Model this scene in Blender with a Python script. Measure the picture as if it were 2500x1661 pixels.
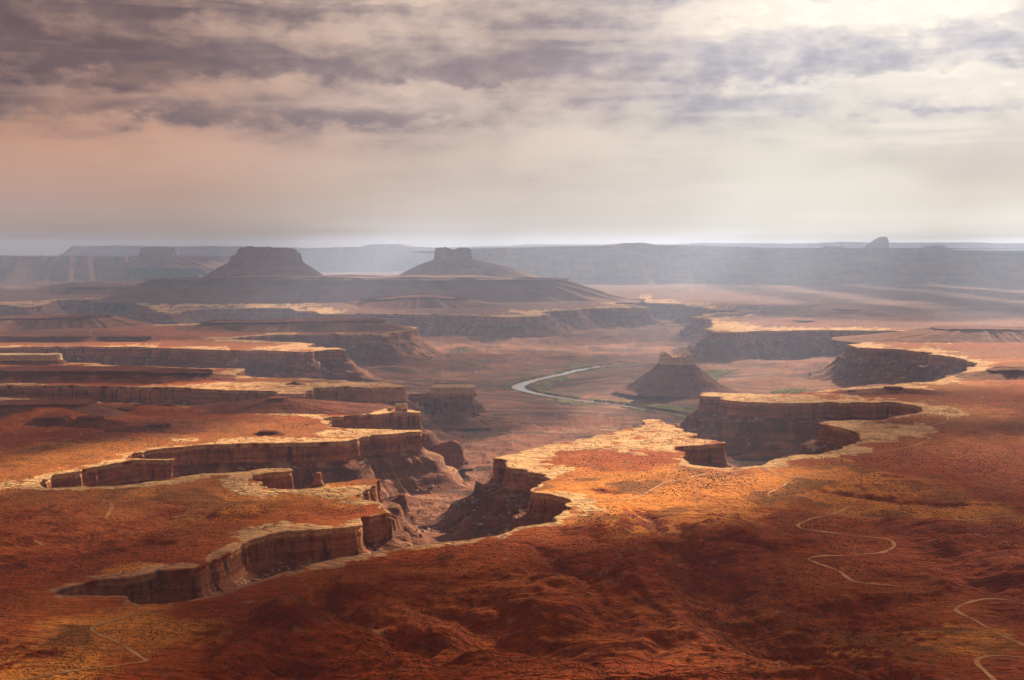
import bpy, math, time
import numpy as np
from mathutils import Vector
from mathutils.kdtree import KDTree

T0 = time.time()
scene = bpy.context.scene
for o in list(bpy.data.objects):
    bpy.data.objects.remove(o)
COL = scene.collection

# ------------------------------------------------------------------ camera
CH = 370.0                       # eye height above the white-rim bench (z = 0)
FPX = 50.0 / 36.0 * 2500.0       # focal length in photograph pixels
HORIZON = 614.0
PITCH = math.atan((830.5 - HORIZON) / FPX)
cam_d = bpy.data.cameras.new('camera')
cam_d.lens = 50.0
cam_d.sensor_width = 36.0
cam_d.clip_start = 1.0
cam_d.clip_end = 250000.0
cam = bpy.data.objects.new('camera', cam_d)
COL.objects.link(cam)
cam.location = (0, 0, CH)
cam.rotation_euler = (math.pi / 2 - PITCH, 0, 0)
scene.camera = cam

# ------------------------------------------------------------------ sun, sky, exposure
SUN_EL = math.radians(25.0)
SUN_AZ = math.radians(25.0)      # to the right of straight ahead
SUN_DIR = Vector((math.cos(SUN_EL) * math.sin(SUN_AZ), math.cos(SUN_EL) * math.cos(SUN_AZ), math.sin(SUN_EL)))
sun_d = bpy.data.lights.new('sun', 'SUN')
sun_d.energy = 5.0
sun_d.angle = math.radians(0.6)
sun_d.color = (1.0, 0.79, 0.55)
sun = bpy.data.objects.new('sun', sun_d)
COL.objects.link(sun)
sun.rotation_euler = (-SUN_DIR).to_track_quat('-Z', 'Y').to_euler()
scene.view_settings.view_transform = 'Standard'
scene.view_settings.look = 'None'
scene.view_settings.gamma = 1.0
scene.view_settings.use_curve_mapping = False
scene.view_settings.exposure = 1.05
scene.render.engine = 'CYCLES'
cy = scene.cycles
cy.max_bounces = 2
cy.diffuse_bounces = 1
cy.glossy_bounces = 2
cy.transmission_bounces = 1
cy.volume_bounces = 0
cy.transparent_max_bounces = 8
cy.use_adaptive_sampling = True
cy.adaptive_threshold = 0.025
cy.use_denoising = True
try:
    cy.denoiser = 'OPENIMAGEDENOISE'
    cy.denoising_input_passes = 'RGB_ALBEDO_NORMAL'
    cy.denoising_prefilter = 'ACCURATE'
except Exception:
    pass
cy.caustics_reflective = False
cy.caustics_refractive = False
cy.sample_clamp_indirect = 4.0


class NT:
    """small helper to write node trees"""
    def __init__(self, tree):
        self.t = tree
        tree.nodes.clear()

    def n(self, kind, inputs=None, **props):
        nd = self.t.nodes.new(kind)
        for k, v in props.items():
            setattr(nd, k, v)
        for k, v in (inputs or {}).items():
            self.set(nd.inputs[k], v)
        return nd

    def set(self, sock, v):
        if isinstance(v, bpy.types.NodeSocket):
            self.t.links.new(v, sock)
        else:
            sock.default_value = v

    def math(self, op, a, b=0.0, c=0.0, clamp=False):
        nd = self.n('ShaderNodeMath', operation=op, use_clamp=clamp)
        for i, v in enumerate((a, b, c)):
            self.set(nd.inputs[i], v)
        return nd.outputs[0]

    def vmath(self, op, a, b=None):
        nd = self.n('ShaderNodeVectorMath', operation=op)
        self.set(nd.inputs[0], a)
        if b is not None:
            self.set(nd.inputs[1], b)
        return nd.outputs['Value'] if op in ('DOT_PRODUCT', 'LENGTH') else nd.outputs['Vector']

    def noise(self, vec, scale, detail=4.0, rough=0.55, dist=0.0):
        nd = self.n('ShaderNodeTexNoise', {'Vector': vec, 'Scale': scale, 'Detail': detail, 'Roughness': rough, 'Distortion': dist})
        return nd.outputs['Fac']

    def step(self, v, a, b, lo=0.0, hi=1.0):
        nd = self.n('ShaderNodeMapRange', interpolation_type='SMOOTHSTEP')
        self.set(nd.inputs['Value'], v)
        nd.inputs['From Min'].default_value = a
        nd.inputs['From Max'].default_value = b
        self.set(nd.inputs['To Min'], lo)
        self.set(nd.inputs['To Max'], hi)
        return nd.outputs['Result']

    def mix(self, f, a, b, blend='MIX'):
        nd = self.n('ShaderNodeMix', data_type='RGBA', blend_type=blend)
        self.set(nd.inputs['Factor'], f)
        self.set(nd.inputs['A'], a if isinstance(a, bpy.types.NodeSocket) else (*a, 1.0))
        self.set(nd.inputs['B'], b if isinstance(b, bpy.types.NodeSocket) else (*b, 1.0))
        return [s for s in nd.outputs if s.type == 'RGBA'][0]

    def mixf(self, f, a, b):
        nd = self.n('ShaderNodeMix', data_type='FLOAT')
        self.set(nd.inputs[0], f)
        self.set(nd.inputs[2], a)
        self.set(nd.inputs[3], b)
        return nd.outputs[0]


def lin(r, g, b, k=1.0):
    def f(c):
        c /= 255.0
        return (c / 12.92 if c <= 0.04045 else ((c + 0.055) / 1.055) ** 2.4) * k
    return (f(r), f(g), f(b))


def build_world():
    w = bpy.data.worlds.new('World')
    scene.world = w
    w.use_nodes = True
    w.cycles.sampling_method = 'MANUAL'
    w.cycles.sample_map_resolution = 512
    t = NT(w.node_tree)
    K = 2.0 ** (-scene.view_settings.exposure) / 0.1      # display colour -> background units at strength 0.1
    tc = t.n('ShaderNodeTexCoord').outputs['Generated']
    sep = t.n('ShaderNodeSeparateXYZ', {'Vector': tc})
    X, Y, Z = sep.outputs
    hor = t.math('SQRT', t.math('ADD', t.math('MULTIPLY', X, X), t.math('MULTIPLY', Y, Y)))
    el = t.math('DIVIDE', Z, t.math('MAXIMUM', hor, 0.02))            # tan of the elevation
    az = t.math('ARCTAN2', X, Y)
    # clear-sky light from the physical sky
    sky = t.n('ShaderNodeTexSky', sky_type='NISHITA')
    sky.sun_disc = False
    sky.sun_elevation = SUN_EL
    sky.sun_rotation = SUN_AZ
    sky.air_density = 1.0
    sky.dust_density = 1.0
    # nearness to the sun's side of the sky: 0 far left of the view .. 1 towards the sun
    sa = t.math('ABSOLUTE', t.math('SUBTRACT', az, math.radians(27.0)))
    near = t.step(sa, 0.86, 0.05)
    # veil of thin high cloud below the deck: brown and peach away from the sun, cream towards it
    lo = t.mix(t.step(near, 0.0, 0.42), lin(142, 118, 108, K), lin(208, 198, 188, K))
    lo = t.mix(t.step(near, 0.40, 0.95), lo, lin(230, 222, 206, K))
    hi = t.mix(t.step(near, 0.0, 0.45), lin(204, 152, 124, K), lin(222, 200, 184, K))
    hi = t.mix(t.step(near, 0.35, 0.80), hi, lin(236, 228, 216, K))
    veil = t.mix(t.step(el, -0.01, 0.085), lo, hi)
    base0 = t.mix(0.985, sky.outputs['Color'], veil)

    # cloud coordinates: stretched along the horizon
    def domevec(sx, sz, off):
        c = t.n('ShaderNodeCombineXYZ', {'X': t.math('MULTIPLY', az, sx), 'Y': t.math('MULTIPLY', el, sz), 'Z': off})
        return c.outputs[0]
    big = t.noise(domevec(6.0, 15.0, SEED_A), 1.0, 3.0, 0.55, 0.0)
    mid = t.noise(domevec(18.0, 42.0, SEED_B), 1.0, 6.0, 0.6, 0.0)
    midl = t.noise(t.vmath('ADD', domevec(18.0, 42.0, SEED_B), (0.16, 0.26, 0.0)), 1.0, 6.0, 0.6, 0.0)
    streak = t.noise(domevec(6.0, 70.0, SEED_C), 1.0, 3.0, 0.55, 0.0)
    puff = t.noise(domevec(46.0, 84.0, SEED_D), 1.0, 3.0, 0.58, 0.0)
    soft = t.math('ADD', t.math('MULTIPLY', big, 0.6), t.math('ADD', t.math('MULTIPLY', mid, 0.25), t.math('MULTIPLY', streak, 0.15)))
    base = t.mix(t.math('MULTIPLY', t.step(soft, 0.42, 0.62), t.step(el, 0.0, 0.06, 0.0, 0.5)), base0, t.mix(1.0, base0, (0.72, 0.71, 0.75), 'MULTIPLY'))
    wx = t.math('ADD', az, t.math('MULTIPLY', t.math('SUBTRACT', big, 0.5), 0.30))
    wz = t.math('ADD', el, t.math('ADD', t.math('MULTIPLY', t.math('SUBTRACT', puff, 0.5), 0.012), t.math('MULTIPLY', t.math('SUBTRACT', mid, 0.5), 0.045)))

    # the larger cloud masses (azimuth and height given as rows of the photograph)
    wv = t.n('ShaderNodeCombineXYZ', {'X': wx, 'Y': wz, 'Z': 0.0}).outputs[0]

    def mass(items):
        tot = None
        for (px, py, sx, sy, wt) in items:
            a = t.vmath('SUBTRACT', wv, ((px - 1180) / 3278.0, (580 - py) / 3278.0, 0.0))
            a = t.vmath('MULTIPLY', a, (3278.0 / sx, 3278.0 / sy, 0.0))
            q = t.vmath('DOT_PRODUCT', a, a)
            g = t.math('DIVIDE', wt, t.math('MULTIPLY_ADD', q, t.math('ADD', q, 0.4), 1.0))
            tot = g if tot is None else t.math('ADD', tot, g)
        return tot
    heavy = mass([(130, 140, 420, 46, 1.1), (430, 268, 190, 20, 0.9), (520, 165, 330, 36, 0.8), (1150, 120, 260, 90, 0.9), (860, 268, 190, 15, 0.7), (60, 60, 240, 34, 0.6),
                  (1720, 160, 190, 60, 0.5), (2230, 130, 260, 40, 0.8), (2080, 263, 190, 13, 0.7), (480, 42, 240, 18, 0.6), (1500, 240, 260, 30, 0.35), (50, 268, 90, 9, 0.5)])
    gaps = mass([(1000, 215, 140, 18, 0.9), (870, 248, 110, 8, 0.5), (640, 100, 200, 30, 0.6), (1880, 50, 260, 46, 1.2), (2330, 30, 170, 54, 1.8), (1640, 90, 80, 34, 0.7),
                 (1950, 205, 260, 20, 0.8), (660, 4, 260, 14, 0.7), (2130, 85, 120, 22, 0.8), (620, 212, 120, 12, 0.5), (2250, 240, 240, 14, 0.6)])
    bias = t.math('SUBTRACT', heavy, gaps)
    # the deck: its lower edge hangs at about five degrees, ragged
    edge = t.math('ADD', el, t.math('MULTIPLY', t.math('SUBTRACT', big, 0.5), 0.08))
    edge = t.math('ADD', edge, t.math('MULTIPLY', t.math('SUBTRACT', mid, 0.5), 0.075))
    edge = t.math('ADD', edge, t.math('MULTIPLY', t.math('SUBTRACT', puff, 0.5), 0.022))
    edge = t.math('ADD', edge, t.math('MULTIPLY', heavy, 0.030))
    deck = t.step(edge, 0.068, 0.138)
    # thick and thin parts of the deck
    thick = t.math('ADD', t.math('MULTIPLY', big, 0.34), t.math('ADD', t.math('MULTIPLY', mid, 0.38), t.math('ADD', t.math('MULTIPLY', streak, 0.06), t.math('MULTIPLY', puff, 0.22))))
    thick = t.math('ADD', thick, t.math("MULTIPLY", bias, 0.16))
    # the side of each billow that faces the sun is lighter
    thick = t.math('ADD', thick, t.math('MULTIPLY', t.math('SUBTRACT', midl, mid), 0.5))
    tk = t.step(thick, 0.32, 0.64)
    dark = t.mix(t.step(near, 0.0, 0.42), lin(110, 93, 97, K), lin(156, 141, 144, K))
    dark = t.mix(t.step(near, 0.42, 0.85), dark, lin(200, 198, 206, K))
    lite = t.mix(t.step(near, 0.0, 0.42), lin(188, 152, 134, K), lin(222, 198, 182, K))
    lite = t.mix(t.step(near, 0.42, 0.88), lite, lin(255, 244, 230, K * 1.12))
    dark = t.mix(t.step(t.math('ADD', t.math('MULTIPLY', mid, 0.6), t.math('MULTIPLY', puff, 0.4)), 0.35, 0.62), t.mix(1.0, dark, (1.22, 1.18, 1.14), 'MULTIPLY'), t.mix(1.0, dark, (0.86, 0.86, 0.9), 'MULTIPLY'))
    ccol = t.mix(tk, lite, dark)
    # lit fringes of the thin places
    fr = t.math("MULTIPLY", t.step(thick, 0.43, 0.33), t.step(puff, 0.42, 0.62))
    ccol = t.mix(t.math('MULTIPLY', fr, 0.6), ccol, t.mix(1.0, lite, (1.22, 1.2, 1.15), 'MULTIPLY'))
    col = t.mix(t.math('MULTIPLY', deck, 0.96), base, ccol)
    # thin streaks lower down
    st = t.math('MULTIPLY', t.step(streak, 0.54, 0.70), t.math('MULTIPLY', t.step(el, 0.03, 0.07), t.step(mid, 0.40, 0.62)))
    col = t.mix(t.math('MULTIPLY', st, 0.45), col, t.mix(0.45, base, dark))
    st2 = t.math('MULTIPLY', t.step(streak, 0.47, 0.34), t.step(el, 0.02, 0.08))
    col = t.mix(t.math('MULTIPLY', st2, 0.30), col, lite)
    # overhead the deck closes to an even grey
    col = t.mix(t.step(el, 0.22, 0.75, 0.0, 0.85), col, lin(132, 112, 108, K))
    # below the horizon: ground tone
    col = t.mix(t.step(el, -0.002, -0.03), col, lin(110, 60, 42, K))
    bg = t.n('ShaderNodeBackground', {'Color': col, 'Strength': 0.1})
    out = t.n('ShaderNodeOutputWorld')
    t.t.links.new(bg.outputs[0], out.inputs['Surface'])


SEED_A, SEED_B, SEED_C, SEED_D = 3.7, 8.1, 1.3, 5.9
build_world()

# ------------------------------------------------------------------ numpy helpers
rng = np.random.default_rng(7)
_ang = rng.uniform(0, 2 * math.pi, 4096)
_GX = np.cos(_ang)
_GY = np.sin(_ang)


def perlin(x, y, seed=0):
    x = np.asarray(x, float)
    y = np.asarray(y, float)
    xf = np.floor(x)
    yf = np.floor(y)
    xi = xf.astype(np.int64)
    yi = yf.astype(np.int64)
    fx = x - xf
    fy = y - yf
    u = fx * fx * fx * (fx * (fx * 6 - 15) + 10)
    v = fy * fy * fy * (fy * (fy * 6 - 15) + 10)

    def g(a, b, dx, dy):
        h = (a * 374761393 + b * 668265263 + seed * 974634777) & 0xFFFFFFFF
        h = ((h ^ (h >> 13)) * 1274126177) & 0xFFFFFFFF
        h = (h ^ (h >> 16)) & 4095
        return _GX[h] * dx + _GY[h] * dy
    n00 = g(xi, yi, fx, fy)
    n10 = g(xi + 1, yi, fx - 1, fy)
    n01 = g(xi, yi + 1, fx, fy - 1)
    n11 = g(xi + 1, yi + 1, fx - 1, fy - 1)
    a = n00 + u * (n10 - n00)
    b = n01 + u * (n11 - n01)
    return (a + v * (b - a)) * 1.5


def fbm(x, y, oct=4, seed=0, gain=0.5):
    s = 0.0
    a = 1.0
    for i in range(oct):
        s = s + a * perlin(x * 2.03 ** i, y * 2.03 ** i, seed + i)
        a *= gain
    return s


def ridged(x, y, oct=4, seed=0, gain=0.5):
    s = 0.0
    a = 1.0
    for i in range(oct):
        s = s + a * (1 - np.abs(perlin(x * 2.03 ** i, y * 2.03 ** i, seed + i)) * 2)
        a *= gain
    return s


def sstep(x, a, b):
    t = np.clip((x - a) / (b - a), 0, 1)
    return t * t * (3 - 2 * t)


def terrace(z, h, sharp=0.25, amt=0.6):
    t = z / h
    f = np.floor(t)
    return z * (1 - amt) + amt * h * (f + sstep(t - f, 0.5 - sharp, 0.5 + sharp))


def ground_pt(px, py, z=0.0):
    """point of the place at height z that the photograph shows at (px, py)"""
    a = (px - 1250.0) / FPX
    b = (830.5 - py) / FPX
    dy = math.cos(PITCH) + b * math.sin(PITCH)
    dz = -math.sin(PITCH) + b * math.cos(PITCH)
    t = (z - CH) / dz
    return (a * t, dy * t)


def at_depth(px, py, y):
    """x and z at forward distance y"""
    a = (px - 1250.0) / FPX
    b = (830.5 - py) / FPX
    dy = math.cos(PITCH) + b * math.sin(PITCH)
    dz = -math.sin(PITCH) + b * math.cos(PITCH)
    t = y / dy
    return (a * t, CH + dz * t)


def make_mesh(name, verts, quads=None, tris=None, smooth=True, colors=None):
    me = bpy.data.meshes.new(name)
    verts = np.asarray(verts, np.float32)
    me.vertices.add(len(verts))
    me.vertices.foreach_set('co', verts.ravel())
    nq = 0 if quads is None else len(quads)
    nt = 0 if tris is None else len(tris)
    loops = []
    if nq:
        loops.append(np.asarray(quads, np.int32).ravel())
    if nt:
        loops.append(np.asarray(tris, np.int32).ravel())
    loops = np.concatenate(loops)
    me.loops.add(len(loops))
    me.loops.foreach_set('vertex_index', loops)
    me.polygons.add(nq + nt)
    starts = np.concatenate([np.arange(nq) * 4, nq * 4 + np.arange(nt) * 3]).astype(np.int32)
    me.polygons.foreach_set('loop_start', starts)
    me.polygons.foreach_set('use_smooth', np.full(nq + nt, smooth))
    if colors is not None:
        at = me.attributes.new('tint', 'FLOAT_COLOR', 'POINT')
        c = np.ones((len(verts), 4), np.float32)
        c[:, :colors.shape[1]] = colors
        at.data.foreach_set('color', c.ravel())
    me.update(calc_edges=True)
    me.validate()
    return me


def link(name, me, mat=None, parent=None, kind=None, label=None, cat=None, group=None):
    o = bpy.data.objects.new(name, me)
    COL.objects.link(o)
    if mat is not None and me is not None:
        me.materials.append(mat)
    if parent is not None:
        o.parent = parent
    if kind:
        o['kind'] = kind
    if label:
        o['label'] = label
    if cat:
        o['category'] = cat
    if group:
        o['group'] = group
    return o


def empty(name, loc, label, cat, group=None):
    o = link(name, None, label=label, cat=cat, group=group)
    o.location = loc
    return o


# ------------------------------------------------------------------ materials
def principled(t, color, rough=0.95, bump=None, spec=0.15):
    b = t.n('ShaderNodeBsdfPrincipled')
    t.set(b.inputs['Base Color'], color)
    b.inputs['Roughness'].default_value = rough
    b.inputs['Specular IOR Level'].default_value = spec
    if bump is not None:
        t.set(b.inputs['Normal'], bump)
    o = t.n('ShaderNodeOutputMaterial')
    t.t.links.new(b.outputs[0], o.inputs['Surface'])
    return b


def mat_ground():
    m = bpy.data.materials.new('desert_soil')
    m.use_nodes = True
    t = NT(m.node_tree)
    pos = t.n('ShaderNodeNewGeometry').outputs['Position']
    col = t.n('ShaderNodeAttribute', attribute_name='tint').outputs['Color']
    rock = t.n('ShaderNodeAttribute', attribute_name='tint').outputs['Alpha']
    fine = t.noise(pos, 0.09, 3.0, 0.65)
    spots = t.noise(pos, 0.22, 2.0, 0.6)
    wide = t.noise(pos, 0.012, 3.0, 0.6)
    c = t.mix(t.step(fine, 0.30, 0.70), col, t.mix(1.0, col, (1.55, 1.5, 1.4), 'MULTIPLY'))
    c = t.mix(t.step(wide, 0.30, 0.72, 0.0, 0.55), c, t.mix(1.0, c, (0.66, 0.56, 0.50), 'MULTIPLY'))
    # bushes and stones: dark specks away from bare rock
    speck = t.math('MULTIPLY', t.step(spots, 0.56, 0.64), t.math('SUBTRACT', 1.0, rock, clamp=True))
    c = t.mix(t.math('MULTIPLY', speck, 0.6), c, (0.06, 0.026, 0.007))
    # cracks between slabs on bare rock
    strv = t.n('ShaderNodeMapping', {'Vector': t.vmath('ADD', pos, t.vmath('MULTIPLY', t.n('ShaderNodeTexNoise', {'Vector': pos, 'Scale': 0.02, 'Detail': 2.0}).outputs['Color'], (60.0, 60.0, 0.0))), 'Scale': (0.026, 0.06, 0.05)}).outputs[0]
    vor = t.n('ShaderNodeTexVoronoi', {'Vector': strv, 'Scale': 1.0}, feature='DISTANCE_TO_EDGE').outputs['Distance']
    crack = t.math('MULTIPLY', t.step(vor, 0.10, 0.0), rock)
    c = t.mix(t.math('MULTIPLY', crack, t.step(wide, 0.35, 0.6, 0.05, 0.7)), c, (0.17, 0.085, 0.04))
    h = t.math('ADD', t.math('MULTIPLY', fine, 2.4), t.math('MULTIPLY', spots, 1.5))
    h = t.math('ADD', h, t.math('MULTIPLY', t.step(vor, 0.0, 0.14), t.math('MULTIPLY', rock, 1.6)))
    rv = t.n('ShaderNodeMapping', {'Vector': pos, 'Scale': (0.012, 0.034, 0.02)}).outputs[0]
    rib = t.math('ABSOLUTE', t.math('SUBTRACT', t.noise(rv, 1.0, 3.0, 0.6, 0.6), 0.5))
    h = t.math('ADD', h, t.math('MULTIPLY', rib, t.math('MULTIPLY', t.math('MULTIPLY_ADD', rock, -0.8, 1.0), t.step(t.n('ShaderNodeSeparateXYZ', {'Vector': pos}).outputs['Y'], 2300.0, 1500.0, 1.5, 11.0))))
    bmp = t.n('ShaderNodeBump', {'Height': h, 'Distance': 1.8, 'Strength': 1.0}).outputs[0]
    principled(t, c, 0.95, bmp, 0.05)
    return m


def mat_cliff(name, cap, body, streak, cap_z, band=0.09, tint=False):
    """sandstone wall: pale cap, stained body with vertical varnish and level beds"""
    m = bpy.data.materials.new(name)
    m.use_nodes = True
    t = NT(m.node_tree)
    pos = t.n('ShaderNodeNewGeometry').outputs['Position']
    z = t.n('ShaderNodeSeparateXYZ', {'Vector': pos}).outputs['Z']
    sv = t.n('ShaderNodeMapping', {'Vector': pos, 'Scale': (0.11, 0.11, 0.006)}).outputs[0]
    streaks = t.noise(sv, 1.0, 4.0, 0.62)
    sv2 = t.n('ShaderNodeMapping', {'Vector': pos, 'Scale': (0.02, 0.02, 0.012)}).outputs[0]
    patch = t.noise(sv2, 1.0, 3.0, 0.5)
    bv = t.n('ShaderNodeMapping', {'Vector': pos, 'Scale': (0.004, 0.004, band)}).outputs[0]
    beds = t.noise(bv, 1.0, 4.0, 0.6)
    fine = t.noise(pos, 0.16, 5.0, 0.65)
    c = t.mix(t.step(patch, 0.35, 0.65), body, tuple(x * y for x, y in zip(body, (1.5, 1.6, 1.75))))
    c = t.mix(t.step(beds, 0.42, 0.60, 0.0, 0.8), c, t.mix(1.0, c, (0.55, 0.46, 0.42), 'MULTIPLY'))
    zz = t.math('ADD', z, t.math('MULTIPLY', fine, 5.0))
    sw = t.noise(t.n('ShaderNodeMapping', {'Vector': pos, 'Scale': (0.013, 0.013, 0.02)}).outputs[0], 1.0, 2.0, 0.5)
    c = t.mix(t.math('MULTIPLY', t.step(streaks, 0.50, 0.64), t.step(sw, 0.40, 0.60, 0.08, 0.95)), c, streak)
    topm = t.step(zz, cap_z, cap_z + 4.0)
    c = t.mix(topm, c, t.n('ShaderNodeAttribute', attribute_name='tint').outputs['Color'] if tint else cap)
    c = t.mix(t.step(fine, 0.3, 0.75), t.mix(1.0, c, (0.75, 0.72, 0.7), 'MULTIPLY'), t.mix(1.0, c, (1.25, 1.22, 1.2), 'MULTIPLY'))
    h = t.math('ADD', t.math('MULTIPLY', streaks, 3.0), t.math('ADD', t.math('MULTIPLY', fine, 2.0), t.math('MULTIPLY', beds, 3.0)))
    bmp = t.n('ShaderNodeBump', {'Height': h, 'Distance': 1.6, 'Strength': 0.9}).outputs[0]
    principled(t, c, 0.95, bmp, 0.05)
    return m


def mat_slope(name, a, b, scale=0.02, band=0.1):
    """red talus and shale with level beds"""
    m = bpy.data.materials.new(name)
    m.use_nodes = True
    t = NT(m.node_tree)
    pos = t.n('ShaderNodeNewGeometry').outputs['Position']
    n1 = t.noise(pos, scale, 6.0, 0.6)
    n2 = t.noise(pos, scale * 7, 4.0, 0.6)
    bv = t.n('ShaderNodeMapping', {'Vector': pos, 'Scale': (0.003, 0.003, band)}).outputs[0]
    beds = t.noise(bv, 1.0, 3.0, 0.6)
    c = t.mix(t.step(n1, 0.35, 0.65), a, b)
    c = t.mix(t.step(beds, 0.45, 0.62, 0.0, 0.6), c, t.mix(1.0, c, (0.6, 0.5, 0.5), 'MULTIPLY'))
    c = t.mix(t.step(n2, 0.62, 0.72, 0.0, 0.5), c, (0.42, 0.27, 0.18))
    h = t.math('ADD', t.math('MULTIPLY', n2, 2.0), t.math('MULTIPLY', n1, 8.0))
    bmp = t.n('ShaderNodeBump', {'Height': h, 'Distance': 2.0, 'Strength': 0.8}).outputs[0]
    principled(t, c, 0.95, bmp, 0.05)
    return m


def mat_plain(name, a, b, scale, rough=0.9, bump=1.0, spec=0.1):
    m = bpy.data.materials.new(name)
    m.use_nodes = True
    t = NT(m.node_tree)
    pos = t.n('ShaderNodeNewGeometry').outputs['Position']
    n1 = t.noise(pos, scale, 5.0, 0.6)
    c = t.mix(t.step(n1, 0.35, 0.65), a, b)
    bmp = t.n('ShaderNodeBump', {'Height': n1, 'Distance': bump, 'Strength': 0.6}).outputs[0]
    principled(t, c, rough, bmp, spec)
    return m


M_GROUND = mat_ground()
M_RIM = mat_cliff('white_rim_sandstone', (0.60, 0.43, 0.27), (0.30, 0.125, 0.062), (0.065, 0.035, 0.026), -5.0)
M_WALL = mat_cliff('canyon_wall_rock', (0.60, 0.43, 0.27), (0.36, 0.14, 0.058), (0.06, 0.032, 0.022), -7.0, 0.13, tint=True)
M_CAPBLOCK = mat_cliff('cap_block_rock', (0.62, 0.42, 0.24), (0.33, 0.14, 0.07), (0.065, 0.035, 0.026), -30.0)
M_REDCLIFF = mat_cliff('red_cliff_rock', (0.20, 0.075, 0.04), (0.19, 0.062, 0.034), (0.06, 0.03, 0.024), 9000.0, 0.05)
M_TALUS = mat_slope('red_talus', (0.20, 0.068, 0.034), (0.29, 0.115, 0.06))
M_FARROCK = mat_slope('far_red_rock', (0.20, 0.085, 0.055), (0.28, 0.14, 0.09), 0.004, 0.02)
M_SHALE = mat_slope('dark_shale', (0.14, 0.030, 0.013), (0.22, 0.055, 0.02), 0.02, 0.25)
M_BOULDER = mat_plain('pale_boulder', (0.36, 0.24, 0.15), (0.52, 0.38, 0.25), 0.3)
M_SCRUB = mat_plain('desert_scrub', (0.06, 0.034, 0.010), (0.13, 0.065, 0.016), 0.05)
M_GREEN = mat_plain('river_green', (0.17, 0.18, 0.06), (0.36, 0.33, 0.12), 0.02, bump=3.0)
M_TRACK = mat_plain('track_dirt', (0.44, 0.16, 0.045), (0.72, 0.38, 0.14), 0.03)
M_WATER = mat_plain('river_water', (0.16, 0.12, 0.09), (0.20, 0.15, 0.11), 0.01, rough=0.12, bump=0.05, spec=0.7)

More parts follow.
